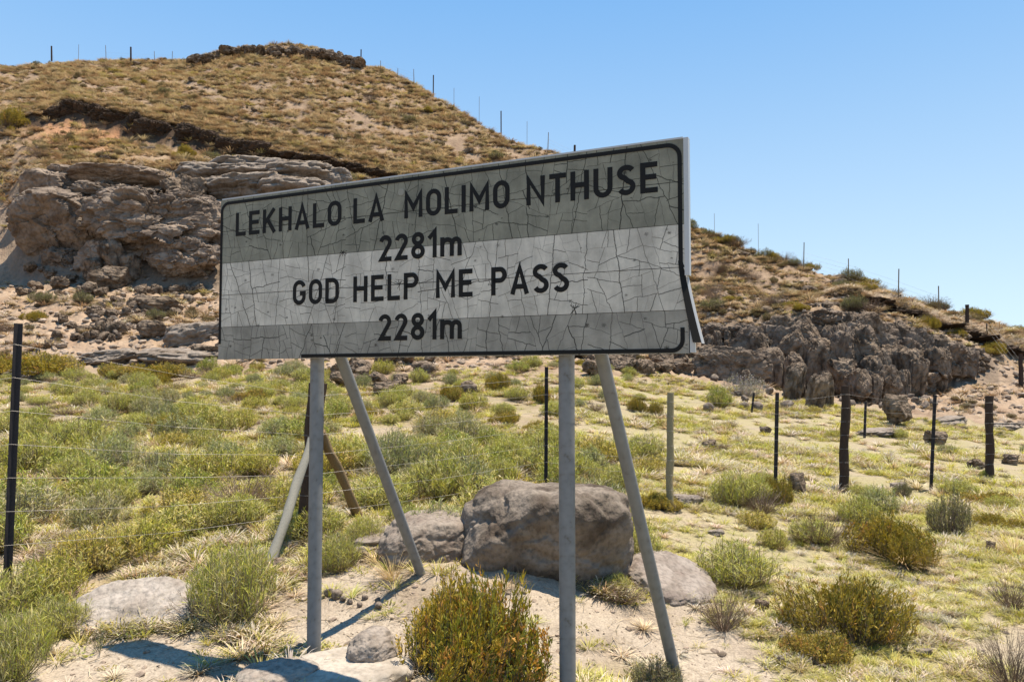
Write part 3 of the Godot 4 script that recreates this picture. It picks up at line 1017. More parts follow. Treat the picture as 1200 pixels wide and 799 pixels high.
# ------------------------------------------------------------------ fences
func build_fence() -> void:
	var root := thing("wire_fence", Vector3.ZERO, "wire field fence of black standards and wooden posts running behind the sign", "fence")
	# base px, base py, top px, top py, kind, half width
	var posts := [[-330, 800, -325, 330, 0, 0.028], [7, 692, 21, 379, 0, 0.030], [357, 634, 372, 449, 1, 0.085], [640, 588, 641, 430, 0, 0.024], [785, 597, 786, 460, 2, 0.042], [908, 582, 911, 460, 0, 0.026], [989, 579, 991, 452, 1, 0.062], [1090, 574, 1096, 463, 0, 0.026], [1160, 560, 1160, 464, 1, 0.062], [1262, 556, 1262, 470, 0, 0.026], [1400, 560, 1400, 470, 1, 0.06]]
	var lines := []
	for s in posts:
		var g: Vector3
		if s[0] < 0:
			g = Vector3(-4.6, 0, -4.3)
			g.y = H(g.x, g.z)
		else: g = hit(s[0], s[1])
		var t := pt(s[2], s[3], -g.z)
		if s[0] < 0: t = g + Vector3(0.05, 1.6, 0)
		if s[0] > 1200: t = g + Vector3(0, 1.25, 0)
		var foot := g - Vector3(0, 0.2, 0)
		match s[4]:
			0: shape("fence_standard", y_post(foot, t, s[5], rnd(0, 6)), M.iron, root)
			1: shape("wooden_post", rough_pole(foot, t, s[5], 0.03, int(s[0])), M.dark_wood, root).set_meta("label", "thick dark wooden post")
			2: shape("wooden_post", rough_pole(foot, t, s[5], 0.02, int(s[0])), M.green_wood, root).set_meta("label", "thin pale wooden post")
		lines.append([g, t])
	for i in lines.size() - 1:
		for k in 7:
			var f := 0.17 + 0.125 * k
			var p: Vector3 = lines[i][0].lerp(lines[i][1], f) + Vector3(0, 0, 0.03)
			var q: Vector3 = lines[i + 1][0].lerp(lines[i + 1][1], f) + Vector3(0, 0, 0.03)
			var m := (p + q) * 0.5 - Vector3(0, 0.012 + rnd(0, 0.02), 0)
			var st := SurfaceTool.new()
			st.begin(Mesh.PRIMITIVE_TRIANGLES)
			tube(st, p, m, 0.0014, 0.0014, 5)
			tube(st, m, q, 0.0014, 0.0014, 5)
			st.generate_normals()
			shape("wire", st.commit(), M.wire, root)
	# tie-wire knots round the wooden posts
	for i in [2, 6, 8, 4]:
		for k in 7:
			var f := 0.17 + 0.125 * k
			var c: Vector3 = lines[i][0].lerp(lines[i][1], f)
			var r: float = posts[i][5] * 1.04
			var tr := TorusMesh.new()
			tr.inner_radius = r; tr.outer_radius = r + 0.003; tr.rings = 14; tr.ring_segments = 4
			shape("tie_wire", tr, M.wire, root).position = c
	# stays of the strainer post
	var top: Vector3 = lines[2][1]
	var base: Vector3 = lines[2][0]
	var f1 := hit(310, 668)
	var f2 := hit(424, 606)
	shape("stay_pole", rough_pole(f1 - Vector3(0, 0.08, 0), pt(366, 514, -base.z + -0.12), 0.041, 0.012, 5), M.pale_wood, root).set_meta("label", "bleached whitish leaning pole")
	shape("stay_pole", rough_pole(f2 - Vector3(0, 0.08, 0), pt(376, 506, -base.z + 0.1), 0.046, 0.03, 9), M.brown_wood, root).set_meta("label", "brown leaning pole")

func build_hill_fences() -> void:
	var ridge := thing("ridge_fence", Vector3.ZERO, "far fence of thick posts and thin droppers along the hill crest", "fence")
	var last := Vector3.ZERO
	# px, foot py, top py, thick
	for s in [[60, 67, 54, 1], [92, 69, 52, 0], [124, 71, 53, 0], [153, 73, 55, 1], [181, 74, 60, 0], [201, 74, 60, 0], [300, 58, 44, 0], [422, 73, 58, 1], [446, 83, 71, 0], [466, 91, 80, 0], [485, 98, 81, 0], [507, 106, 88, 1], [532, 121, 103, 0], [561, 137, 113, 0], [588, 153, 130, 1], [617, 166, 142, 0], [642, 177, 155, 0], [673, 192, 170, 1], [730, 222, 200, 0], [838, 275, 250, 0], [888, 294, 262, 0], [942, 315, 284, 0], [995, 330, 303, 0], [1053, 353, 315, 0], [1101, 370, 335, 0]]:
		if s[0] == 300: continue
		var lo := hit(s[0], s[1] + 2.0)
		var p := Vector3(lo.x, lo.y - 0.2, lo.z)
		var q := pt(s[0] + rnd(-1, 1), s[2], -lo.z)
		var r := 0.085 if s[3] else 0.026
		shape("wooden_post" if s[3] else "dropper", tube_mesh(p, q, r, r * 0.9, 7), M.dark_wood if s[3] else M.brown_wood, ridge)
		if s[0] == 422:
			for k in [-1, 1]:
				shape("stay_pole", tube_mesh(Vector3(p.x + k * 0.7, p.y + 0.2, p.z), q.lerp(p, 0.4), 0.05, 0.05, 6), M.pale_wood, ridge)
		if last != Vector3.ZERO and s[0] != 838:
			for k in 4:
				var a := 0.25 + 0.2 * k
				var st := tube_mesh(last + Vector3(0, 0.2 + a * 1.15, 0), p + Vector3(0, 0.2 + a * 1.15, 0), 0.003, 0.003, 4)
				shape("wire", st, M.wire, ridge)
		last = p
	var side := thing("slope_fence", Vector3.ZERO, "dark posts stepping down the slope right of the crag", "fence")
	last = Vector3.ZERO
	for s in [[1134, 391, 357, 1], [1157, 400, 379, 0], [1197, 454, 415, 1], [1260, 470, 430, 0]]:
		var lo := hit(s[0], s[1])
		var q := pt(s[0], s[2], -lo.z)
		if s[0] > 1200: q = lo + Vector3(0, 1.3, 0)
		var r := 0.085 if s[3] else 0.03
		shape("wooden_post" if s[3] else "dropper", rough_pole(lo - Vector3(0, 0.2, 0), q, r, 0.03, int(s[0])), M.dark_wood, side)
		if last != Vector3.ZERO:
			for k in 4:
				shape("wire", tube_mesh(last + Vector3(0, 0.3 + 0.25 * k, 0), lo + Vector3(0, 0.3 + 0.25 * k, 0), 0.003, 0.003, 4), M.wire, side)
		last = lo
	var low := thing("inner_fence", Vector3.ZERO, "two lone thin dark stakes standing beyond the field fence under the crag", "fence")
	for s in [[880, 483, 884, 460], [1013, 513, 1015, 471]]:
		var lo := hit(s[0], s[1])
		shape("stake", tube_mesh(lo - Vector3(0, 0.2, 0), pt(s[2], s[3], -lo.z), 0.028, 0.026, 7), M.iron, low)

# ------------------------------------------------------------------ rocks and outcrops
func build_rocks() -> void:
	var g := Color(0.235, 0.195, 0.158)
	var b := Color(0.085, 0.065, 0.05)
	# the big boulder behind the sign: flat-topped, its face towards the road overhanging
	var mb := rock_mesh(101, 64, [[Vector3(0.05, 1, -0.05).normalized(), 0.72], [Vector3(-0.15, -0.42, 1).normalized(), 0.58], [Vector3(0.5, -0.35, 0.9).normalized(), 0.68], [Vector3(-0.75, 0.45, 0.5).normalized(), 0.83], [Vector3(1, 0.1, 0.1).normalized(), 0.93], [Vector3(-1, -0.1, 0).normalized(), 0.96]], 0.10, 0.035, 0.006, g, b, 14.0)
	var p := pt(642, 632, 5.75)
	var o := shape("boulder", mb, M.near_rock)
	o.transform = Transform3D(Basis(Vector3.UP, 0.06) * Basis.from_scale(Vector3(0.74, 0.66, 0.62)), p + Vector3(0, -0.06, 0))
	tag(o, "largest grey boulder with a dark overhanging face, right behind the sign posts", "boulder")
	var m2 := rock_mesh(102, 40, [[Vector3(0.1, 1, 0.05).normalized(), 0.7], [Vector3(0.5, 0.1, 0.85).normalized(), 0.7], [Vector3(-0.6, 0.7, 0.4).normalized(), 0.8]], 0.09, 0.03, 0.0, Color(0.27, 0.225, 0.185), Color(0.20, 0.16, 0.13))
	o = shape("boulder", m2, M.near_rock)
	o.transform = Transform3D(Basis(Vector3.UP, -0.2) * Basis.from_scale(Vector3(0.40, 0.30, 0.46)), pt(504, 624, 5.9) + Vector3(0, -0.07, 0))
	tag(o, "rounded grey boulder touching the left end of the largest boulder", "boulder")
	o = shape("boulder", pick(slab_rocks), M.near_rock)
	o.transform = Transform3D(Basis(Vector3.UP, 0.3) * Basis.from_scale(Vector3(0.36, 0.15, 0.4)), pt(450, 630, 6.2) + Vector3(0, -0.05, 0))
	tag(o, "low grey rock sloping into the ground by the brown stay pole", "boulder")
	var m3 := rock_mesh(104, 40, [[Vector3(0.25, 1, 0.25).normalized(), 0.55]], 0.1, 0.03, 0.02, Color(0.30, 0.255, 0.22), Color(0.22, 0.18, 0.15))
	o = shape("boulder", m3, M.near_rock)
	o.transform = Transform3D(Basis.from_euler(Vector3(0.1, -0.2, -0.2)) * Basis.from_scale(Vector3(0.36, 0.20, 0.42)), pt(785, 672, 5.8) + Vector3(0, -0.06, 0))
	tag(o, "pale sloping rock slab at the right foot of the largest boulder", "boulder")
	var m4 := rock_mesh(105, 44, [[Vector3(0.1, 1, 0.35).normalized(), 0.42]], 0.1, 0.03, 0.015, Color(0.37, 0.325, 0.28), Color(0.29, 0.245, 0.205))
	o = shape("boulder", m4, M.near_rock)
	o.transform = Transform3D(Basis.from_euler(Vector3(0.22, 0.3, 0.12)) * Basis.from_scale(Vector3(0.50, 0.33, 0.36)), pt(155, 728, 4.85) + Vector3(0, -0.03, 0.0))
	tag(o, "flat pale rock slab lying below the tall left fence standard", "boulder")
	o = shape("boulder", rock_mesh(106, 36, random_planes(5, 0.8, 0.95), 0.14, 0.03, 0.0, Color(0.32, 0.27, 0.225), Color(0.23, 0.19, 0.155)), M.near_rock)
	o.transform = Transform3D(Basis(Vector3.UP, 0.4) * Basis.from_scale(Vector3(0.165, 0.125, 0.14)), pt(437, 762, 4.25))
	tag(o, "rounded grey rock between the left post and the orange-tipped shrub", "boulder")
	o = shape("boulder", rock_mesh(107, 36, [[Vector3.UP, 0.6]], 0.14, 0.03, 0.0, Color(0.32, 0.275, 0.23), Color(0.24, 0.195, 0.16)), M.near_rock)
	o.transform = Transform3D(Basis(Vector3.UP, 0.1) * Basis.from_scale(Vector3(0.22, 0.10, 0.17)), pt(325, 805, 4.0) + Vector3(0, 0.05, 0))
	tag(o, "flat rock at the lower edge in front of the left post", "boulder")
	o = shape("concrete_footing", rock_mesh(108, 30, [[Vector3.UP, 0.4]], 0.12, 0.0, 0.0, Color(1, 1, 1), Color(0.72, 0.70, 0.68)), M.concrete)
	M.concrete.vertex_color_use_as_albedo = true
	o.transform = Transform3D(Basis(Vector3.UP, 0.2) * Basis.from_scale(Vector3(0.36, 0.16, 0.26)), pt(402, 794, 4.1) + Vector3(0, 0.015, 0))
	tag(o, "whitish concrete footing poured round the left sign post", "footing")
	# other rocks one can point to: px, base py, w, h
	lone_rock(808, 594, 40, 16, slab_rocks, "whitish flat stone in the grass right of the thin pale fence post", M.near_rock)
	lone_rock(938, 582, 30, 32, block_rocks, "upright grey rock between the black standard and the thick dark post", M.near_rock)
	lone_rock(1058, 500, 46, 42, block_rocks, "round dark boulder fallen below the right end of the crag", M.rock, "", 0.2)
	lone_rock(1100, 524, 34, 22, block_rocks, "grey rock lying behind the thin standard near the right edge", M.rock)
	lone_rock(1036, 512, 60, 12, slab_rocks, "low row of flat grey stone under the fallen round boulder", M.rock)
	lone_rock(1120, 500, 46, 14, slab_rocks, "flat stone on the slope left of the rightmost thick fence post", M.rock)
	lone_rock(1150, 550, 24, 14, block_rocks, "small pale stone at the foot of the rightmost thick post", M.near_rock)
	lone_rock(1190, 545, 30, 16, block_rocks, "pale stone at the right edge beyond the fence", M.near_rock)
	lone_rock(835, 525, 22, 12, block_rocks, "small grey stone in the yellow grass before the black standard", M.near_rock)
	lone_rock(898, 508, 16, 10, block_rocks, "small stone beside the short stake under the crag", M.rock)
	lone_rock(1056, 574, 20, 10, slab_rocks, "flat pale stone between the thick dark post and the thin standard", M.near_rock)
	lone_rock(895, 716, 17, 14, block_rocks, "dark angular stone on the bare strip left of the olive shrubs", M.near_rock)
	lone_rock(1165, 646, 18, 14, block_rocks, "brown stone in the grass near the right edge", M.near_rock)
	lone_rock(840, 628, 20, 8, slab_rocks, "dark flat stone above the tall green tuft", M.near_rock)
	lone_rock(1085, 768, 20, 8, slab_rocks, "small whitish stone in the short green grass at lower right", M.near_rock)
	lone_rock(598, 600, 20, 12, block_rocks, "small brown stone resting on top of the boulder's back", M.near_rock)
	lone_rock(455, 466, 40, 26, block_rocks, "grey rock showing under the sign between the left post and brace", M.rock)
	lone_rock(548, 462, 24, 18, round_rocks, "round grey rock on the slope below the sign's middle", M.rock)
	lone_rock(97, 498, 16, 12, block_rocks, "whitish stone in a grey bush of the left field", M.near_rock)
	lone_rock(322, 668, 26, 14, block_rocks, "reddish stone at the foot of the whitish leaning pole", M.near_rock)
	lone_rock(20, 445, 50, 14, slab_rocks, "pale slab under the olive bushes at the left edge", M.rock)
	lone_rock(1185, 505, 46, 12, slab_rocks, "flat slab on the slope at the right edge", M.rock)
	for s in [[385, 700, 12], [393, 703, 14], [402, 706, 9], [410, 709, 8], [398, 697, 7], [421, 712, 7], [427, 704, 8], [444, 715, 11], [442, 706, 7], [919, 753, 10], [926, 748, 8], [931, 757, 14], [914, 738, 8], [917, 777, 10], [925, 773, 9]]:  # those behind the left post are dung pellets, built from rock meshes
		lone_rock(s[0], s[1], s[2], s[2] * 0.8, small_rocks, "small dark dung pellet on the bare sand behind the left post" if s[0] < 500 else "small dark stone on the bare strip left of the olive shrubs", M.near_rock, "small dark stones on bare earth", 0.1, "stone")

func hero(seed_: int, planes: Array, rough: float, crack: float, layers: float, n := 36, beds := Vector3(1.5, 2.4, 1.5), step := 0.11, pale := 1.0) -> ArrayMesh:
	return rock_mesh(seed_, n, planes, rough * 0.6, crack, layers * 0.6, Color(0.235, 0.183, 0.14) * pale, Color(0.115, 0.086, 0.065) * pale, 16.0, beds, step)

func build_outcrops() -> void:
	# left crag
	var o := thing("rock_outcrop", at_zone(-27, 6.1), "large rounded crag with dark overhangs on the hillside left of the sign", "crag")
	var over := [[Vector3(-0.3, -0.42, 0.85).normalized(), 0.6], [Vector3(0.2, 1, 0.3).normalized(), 0.72], [Vector3(0.9, 0.1, 0.5).normalized(), 0.8]]
	outcrop_rock(o, 80, 262, 122, 96, 35.0, hero(201, over, 0.2, 0.05, 0.0, 52, Vector3(1.2, 1.5, 1.2), 0.06, 1.0), 0.1, 0.0, 0.9)
	outcrop_rock(o, 62, 222, 70, 58, 37.0, hero(202, over, 0.2, 0.04, 0.0, 36, Vector3(1.2, 2, 1.2), 0.06, 1.3), 0.3, 0.0)
	outcrop_rock(o, 78, 206, 50, 34, 37.6, hero(203, over, 0.2, 0.04, 0.0, 36, Vector3(1.2, 2, 1.2), 0.06, 1.3), -0.1, 0.0)
	outcrop_rock(o, 140, 208, 118, 32, 37.6, hero(204, [[Vector3(0.1, 1, 0.2).normalized(), 0.6], [Vector3(-0.1, -0.3, 0.9).normalized(), 0.7]], 0.16, 0.03, 0.03, 44, Vector3(1.2, 2, 1.2), 0.05, 1.45), 0.0, 0.04)
	outcrop_rock(o, 132, 258, 76, 80, 35.6, hero(205, random_planes(8, 0.55, 0.8), 0.28, 0.16, 0.04), 0.5, 0.0)
	outcrop_rock(o, 132, 306, 82, 66, 33.8, hero(206, [[Vector3(-0.5, 0.0, 0.85).normalized(), 0.66], [Vector3(0.6, 0.25, 0.75).normalized(), 0.7], [Vector3(0.1, 1, 0.1).normalized(), 0.75]], 0.2, 0.06, 0.0, 44, Vector3(1.2, 1.8, 1.2), 0.08, 1.25), 0.0, 0.0)
	outcrop_rock(o, 72, 306, 46, 38, 34.2, hero(207, over, 0.22, 0.08, 0.0), 0.0, 0.0)
	outcrop_rock(o, 100, 292, 60, 60, 35.3, pick(block_rocks), 1.0)
	outcrop_rock(o, 168, 290, 40, 42, 34.4, pick(block_rocks), 2.0)
	outcrop_rock(o, 244, 280, 44, 70, 35.4, hero(208, over, 0.2, 0.1, 0.0), -0.5, 0.0)
	outcrop_rock(o, 150, 245, 200, 110, 38.6, pick(block_rocks), 0.4, 0.0, 0.4)
	outcrop_rock(o, 185, 262, 150, 92, -0.25, hero(221, [[Vector3(0.1, 0.1, 1).normalized(), 0.7], [Vector3(0.1, 1, 0.2).normalized(), 0.75]], 0.2, 0.07, 0.03, 72, Vector3(2.6, 3.0, 2.6), 0.14, 1.2), 0.1, 0.0, 0.6)
	outcrop_rock(o, 215, 300, 90, 50, -0.3, hero(222, [[Vector3(0.2, 0.2, 1).normalized(), 0.7]], 0.2, 0.07, 0.03, 52, Vector3(2.2, 2.6, 2.2), 0.13, 1.3), -0.2, 0.0, 0.6)
	outcrop_rock(o, 140, 238, 120, 54, -0.25, hero(223, over, 0.2, 0.07, 0.03, 56, Vector3(3.5, 4.5, 3.5), 0.13), 0.2, 0.0, 0.6)
	for k in 16:
		var px := rnd(100, 258)
		var f := rng.randf()
		var py := lerpf(222, 318, f) + (20.0 if px < 180 else 0.0) * (f - 0.5)
		var s := rnd(18, 50)
		outcrop_rock(o, px, py, s * rnd(0.8, 1.3), s, -rnd(0.1, 0.6), pick(block_rocks) if k % 2 else pick(column_rocks), rnd(0, TAU), 0.3)
	for k in 20:
		var s := rnd(8, 20)
		outcrop_rock(o, rnd(22, 120), rnd(312, 345), s * 1.3, s, -0.3, pick(block_rocks), rnd(0, TAU), 0.5)
	for k in 8:
		var s := rnd(12, 26)
		outcrop_rock(o, rnd(215, 262), rnd(225, 315), s * 1.2, s, -0.3, pick(block_rocks), rnd(0, TAU), 0.5)
	# bright layered slabs above the sign's left corner
	o = thing("rock_outcrop", at_zone(-18, 6.9), "pale layered rock ledge on the slope just above the sign's left corner", "crag")
	for s in [[250, 206, 90, 30, 39.0], [300, 202, 120, 30, 39.2], [352, 204, 100, 28, 38.8], [392, 208, 44, 26, 38.6], [285, 224, 130, 30, 38.0], [345, 226, 110, 30, 37.6], [232, 232, 60, 26, 37.6], [380, 226, 60, 22, 37.8], [250, 248, 60, 30, 36.8]]:
		outcrop_rock(o, s[0], s[1], s[2], s[3] * 1.3, s[4], pick(slab_rocks), rnd(-0.3, 0.3), 0.08, 0.8)
	# slabs at the hill foot, left
	var low := [[176, 396, 44, 26, "dark-sided rock block at the hill foot left of the sign"], [222, 405, 80, 36, "broad pale rock slab next to the sign's left edge"], [205, 425, 130, 26, "pale bare rock apron above the green field"], [118, 424, 70, 20, "low pale ledge above the green field at left"], [176, 367, 60, 26, "large dark-sided block in the rubble left of the sign"], [128, 392, 30, 20, "square brown block below the dark rubble"], [56, 408, 18, 14, "square reddish block by the top of the left fence standard"], [238, 420, 60, 20, "pale layered slab half hidden by the sign's lower left corner"]]
	for s in low:
		lone_rock(s[0], s[1], s[2], s[3], block_rocks if s[3] < 27 and s[2] < 65 else slab_rocks, s[4], M.rock, "", 0.4)
	# dark rubble below the left crag
	o = thing("rubble", at_zone(-26, 5.7), "dark angular rubble tumbled below the left crag", "rubble")
	for k in 110:
		var u := rng.randf()
		var px := lerpf(80, 215, u) + rnd(-20, 20)
		var py := lerpf(398, 342, clampf(u + rnd(-0.35, 0.35), 0, 1))
		var g := hit(px, py)
		var s := rnd(5, 15) * (1.3 if rng.randf() < 0.15 else 1.0)
		outcrop_rock(o, px, py - s * 0.25, s * rnd(0.9, 1.5), s, -g.z, pick(small_rocks) if s < 9 else pick(block_rocks), rnd(0, TAU), 0.5)
	# right crag, a broken wall of upright blocks
	o = thing("rock_outcrop", at_zone(22, 6.1), "broken dark rock wall of upright blocks on the slope right of the sign", "crag")
	for m in [[858, 425, 90, 56, 0.5], [905, 410, 90, 84, 0.6], [955, 415, 96, 108, 0.6], [1010, 415, 100, 108, 0.6], [1062, 415, 84, 92, 0.6], [1108, 420, 70, 62, 0.6]]:
		outcrop_rock(o, m[0], m[1] + 6, m[2], m[3] * 0.9, 0.0, hero(240 + int(m[0]), [[Vector3(-0.2, -0.12, 1).normalized(), 0.66], [Vector3(0.1, 1, 0.1).normalized(), 0.8]], 0.2, 0.08, 0.0, 56, Vector3(2.6, 1.3, 2.6), 0.16), rnd(-0.2, 0.2), 0.0, 0.32)
	for k in 170:
		var u := rng.randf()
		var px := lerpf(826, 1110, u)
		var top := lerpf(388, 368, smoothstep(826, 930, px)) + smoothstep(1030, 1096, px) * 22.0
		var bot := lerpf(438, 474, smoothstep(826, 960, px)) - smoothstep(1040, 1096, px) * 22.0
		var f := rng.randf()
		var tall := rnd(20, 56) if px > 890 else rnd(14, 30)
		tall = minf(tall, (bot - top) * 0.75)
		var py := lerpf(top + tall * 0.42, bot - tall * 0.3, f)
		outcrop_rock(o, px, py, tall * rnd(0.4, 0.8), tall * 1.15, -rnd(0.7, 1.9), pick(column_rocks) if rng.randf() < 0.45 else pick(block_rocks), rnd(0, TAU), 0.2, 1.0)
	for s in [[948, 430, 34, 84, 30.2], [990, 425, 44, 100, 30.1], [1030, 400, 44, 60, 30.6], [915, 425, 30, 50, 30.4], [965, 382, 60, 44, 31.4], [1012, 388, 36, 50, 31.2], [1060, 420, 40, 60, 30.4], [870, 432, 60, 36, 30.2], [845, 430, 40, 40, 30.3], [1118, 420, 44, 44, 30.4], [1135, 424, 30, 40, 30.5], [1080, 448, 50, 30, 29.8], [838, 388, 30, 24, 33.3], [858, 390, 34, 20, 33.0]]:
		outcrop_rock(o, s[0], s[1], s[2], s[3], -0.7, hero(300 + int(s[0]), random_planes(5, 0.6, 0.85) + [[Vector3(-0.3, -0.3, 0.95).normalized(), 0.55], [Vector3(0.6, -0.15, 0.8).normalized(), 0.6], [Vector3(0.1, 1, 0.1).normalized(), 0.8]], 0.14, 0.08, 0.02, 24), 0.0, 0.1, 1.0)
	for k in 40:
		var s := rnd(5, 14)
		outcrop_rock(o, rnd(830, 1100), rnd(440, 478), s * 1.2, s, -0.2, pick(small_rocks), rnd(0, TAU), 0.6)
	for k in 22:
		var f := rng.randf()
		var s := lerpf(26, 9, f) * rnd(0.7, 1.2)
		outcrop_rock(o, lerpf(1098, 1165, f), lerpf(415, 440, rng.randf()) - f * 6.0, s * 1.2, s, -0.5, pick(block_rocks), rnd(0, TAU), 0.3)
	# ledge under the sign's right corner
	o = thing("rock_outcrop", at_zone(8, 6.0), "low dark rock ledge seen under the sign between the right post and brace", "crag")
	for k in 26:
		var s := rnd(10, 26)
		outcrop_rock(o, rnd(675, 825), rnd(412, 432), s * 1.5, s, -0.4, pick(block_rocks), rnd(0, TAU), 0.3)
	o = thing("rock_outcrop", at_zone(-9, 5.9), "grey rock ledge seen under the sign between the left post and brace", "crag")
	for k in 18:
		var s := rnd(10, 24)
		outcrop_rock(o, rnd(385, 520), rnd(414, 446), s * 1.6, s, -0.4, pick(block_rocks), rnd(0, TAU), 0.3)
	# rocky cap on the summit
	o = thing("rock_outcrop", at_zone(-18, 9.95), "jumble of dark rocks capping the hill summit", "crag")
	for k in 80:
		var px := rnd(228, 425)
		var line := lerpf(66, 55, smoothstep(228, 280, px)) + smoothstep(350, 425, px) * 14.0
		var s := rnd(5, 14)
		outcrop_rock(o, px, line + rnd(1.5, 8), s * rnd(1.0, 1.8), s, -hit(px, line + 10.0).z * 0.995, pick(block_rocks), rnd(0, TAU), 0.3)
	# undercut banks: dark earth, its colour deepened to carry their shade
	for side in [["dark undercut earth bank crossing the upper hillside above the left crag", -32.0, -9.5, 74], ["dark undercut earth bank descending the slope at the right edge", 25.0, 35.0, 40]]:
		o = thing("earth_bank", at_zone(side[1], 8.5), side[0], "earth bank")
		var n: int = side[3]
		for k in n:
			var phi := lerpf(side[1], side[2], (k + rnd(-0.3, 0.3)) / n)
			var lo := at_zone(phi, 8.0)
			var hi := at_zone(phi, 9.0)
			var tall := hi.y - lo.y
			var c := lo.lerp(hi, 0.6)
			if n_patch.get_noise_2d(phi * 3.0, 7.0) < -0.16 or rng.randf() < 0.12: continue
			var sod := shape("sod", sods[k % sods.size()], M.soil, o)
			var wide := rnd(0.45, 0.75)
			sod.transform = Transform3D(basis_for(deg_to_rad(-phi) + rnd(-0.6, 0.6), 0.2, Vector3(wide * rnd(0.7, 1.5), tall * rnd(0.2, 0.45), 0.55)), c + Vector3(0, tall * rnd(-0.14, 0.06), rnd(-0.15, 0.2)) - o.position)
	# loose stones of the upper slopes
	for k in 90:
		var phi := rnd(-34, 34)
		var t := rnd(7.1, 7.9) if rng.randf() < 0.45 else rnd(9.05, 9.9)
		var p := at_zone(phi, t)
		var s := rnd(0.18, 0.6)
		var r := shape("loose_rock", pick(block_rocks), M.rock)
		r.transform = Transform3D(basis_for(rnd(0, TAU), 0.3, Vector3(s, s * 0.55, s * 0.8)), p + Vector3(0, s * 0.1, 0))
		tag(r, "%s loose rock on the dry grass slope %s" % ["small" if s < 0.35 else "larger", "above the earth bank" if t > 8.5 else "below the earth bank"] + (" left of the summit" if phi < -20 else " under the summit" if phi < -8 else " above the sign" if phi < 12 else " at right"), "rock", "loose rocks scattered on the hillside")

# ------------------------------------------------------------------ plants
var P := {}

func make_plants() -> void:
	var yg := [Color(0.40, 0.395, 0.085), Color(0.48, 0.45, 0.13), Color(0.30, 0.325, 0.075), Color(0.53, 0.48, 0.22)]
	var gg := [Color(0.345, 0.36, 0.14), Color(0.43, 0.42, 0.21), Color(0.27, 0.295, 0.115), Color(0.50, 0.46, 0.28)]
	var ol := [Color(0.26, 0.205, 0.04), Color(0.33, 0.245, 0.045), Color(0.20, 0.18, 0.04), Color(0.40, 0.30, 0.07)]
	var tw := Color(0.15, 0.115, 0.085)
	P.herb = []
	for k in 4:
		var shift: Color = [Color(1.05, 1.0, 0.9), Color(0.78, 0.86, 0.8), Color(1.02, 0.86, 0.8), Color(1.1, 1.06, 1.35)][k]
		var pal := []
		for c in yg: pal.append(c * shift)
		P.herb.append(joined(bush(190, 17, 0.10, 0.012, pal, Color(0.22, 0.18, 0.10), Color(0.45, 0.38, 0.15), 0.15, 0.8, 0.05)))
	P.grey = []
	for k in 3:
		var shift: Color = [Color(0.95, 0.97, 1.0), Color(0.78, 0.8, 0.85), Color(1.0, 0.92, 1.05)][k]
		var pal := []
		for c in gg: pal.append(c * shift)
		P.grey.append(joined(bush(190, 17, 0.11, 0.010, pal, Color(0.24, 0.21, 0.16), Color(0.42, 0.38, 0.24), 0.15, 0.8, 0.12)))
	P.olive = []
	for k in 3:
		P.olive.append(clumped(6, 110, 22, 0.085, 0.02, ol, tw, Color(0.40, 0.22, 0.07), 0.08))
	P.heath = clumped(15, 125, 28, 0.066, 0.019, [Color(0.27, 0.235, 0.035), Color(0.38, 0.29, 0.045), Color(0.20, 0.20, 0.035), Color(0.47, 0.33, 0.055), Color(0.36, 0.335, 0.075)], Color(0.13, 0.105, 0.085), Color(0.54, 0.29, 0.085), 0.14)
	P.grassy = []
	for k in 2:
		P.grassy.append(bush(260, 15, 0.14, 0.009, yg, Color(0.24, 0.20, 0.12), Color(0.46, 0.42, 0.22), 0.2, 0.7, 0.16))
	P.dark = bush(220, 20, 0.07, 0.012, [Color(0.21, 0.20, 0.115), Color(0.27, 0.25, 0.14), Color(0.16, 0.16, 0.085)], Color(0.15, 0.115, 0.095), Color(0.27, 0.23, 0.13), 0.1, 0.7, 0.2)
	P.lavender = bush(140, 14, 0.07, 0.014, [Color(0.33, 0.30, 0.28), Color(0.26, 0.24, 0.23)], Color(0.3, 0.26, 0.24), Color(0.4, 0.36, 0.32), 0.1, 0.7, 0.3)
	P.twigs = []
	for k in 2:
		P.twigs.append(twig_bush(150, Color(0.20, 0.145, 0.105)))
	P.sprout = twig_bush(26, Color(0.15, 0.15, 0.085))
	P.straw = []
	for k in 3:
		P.straw.append(tussock(80, Color(0.41, 0.33, 0.252), Color(0.60, 0.515, 0.405), 0.3, 0.045).mesh())
	P.grass = []
	for k in 3:
		P.grass.append(tussock(34, Color(0.36, 0.34, 0.075), Color(0.56, 0.50, 0.20), 0.45, 0.035).mesh())
	P.tuft = tussock(340, Color(0.22, 0.25, 0.06), Color(0.46, 0.44, 0.17), 0.45, 0.010)
	P.dry = tussock(190, Color(0.36, 0.25, 0.13), Color(0.56, 0.43, 0.24), 0.45, 0.009)
	P.mound = []
	for k in 3:                                      # low cushion herb of the ground cover
		var s := Soup.new()
		for i in 46:
			var d := rdir(0.05)
			var c := vary(Color(0.40, 0.365, 0.10).lerp(Color(0.54, 0.46, 0.23), rng.randf()), 0.25)
			var q := Vector3(d.x, d.y * 0.5, d.z) * rnd(0.15, 0.5)
			s.leaf(q, (d + rdir(-1) * 0.6).normalized(), d.cross(rdir(-1)).normalized(), rnd(0.12, 0.26), rnd(0.05, 0.09), c)
		P.mound.append(s.mesh())

func plant(px: float, py: float, w: float, h: float, kind: Variant, label: String, called := "shrub", category := "shrub", group := "", leaf: Material = null) -> Node3D:
	var p := hit(px, py)
	return plant_at(p, w * -p.z / FOCAL, h * -p.z / FOCAL, kind, label, called, category, group, leaf)

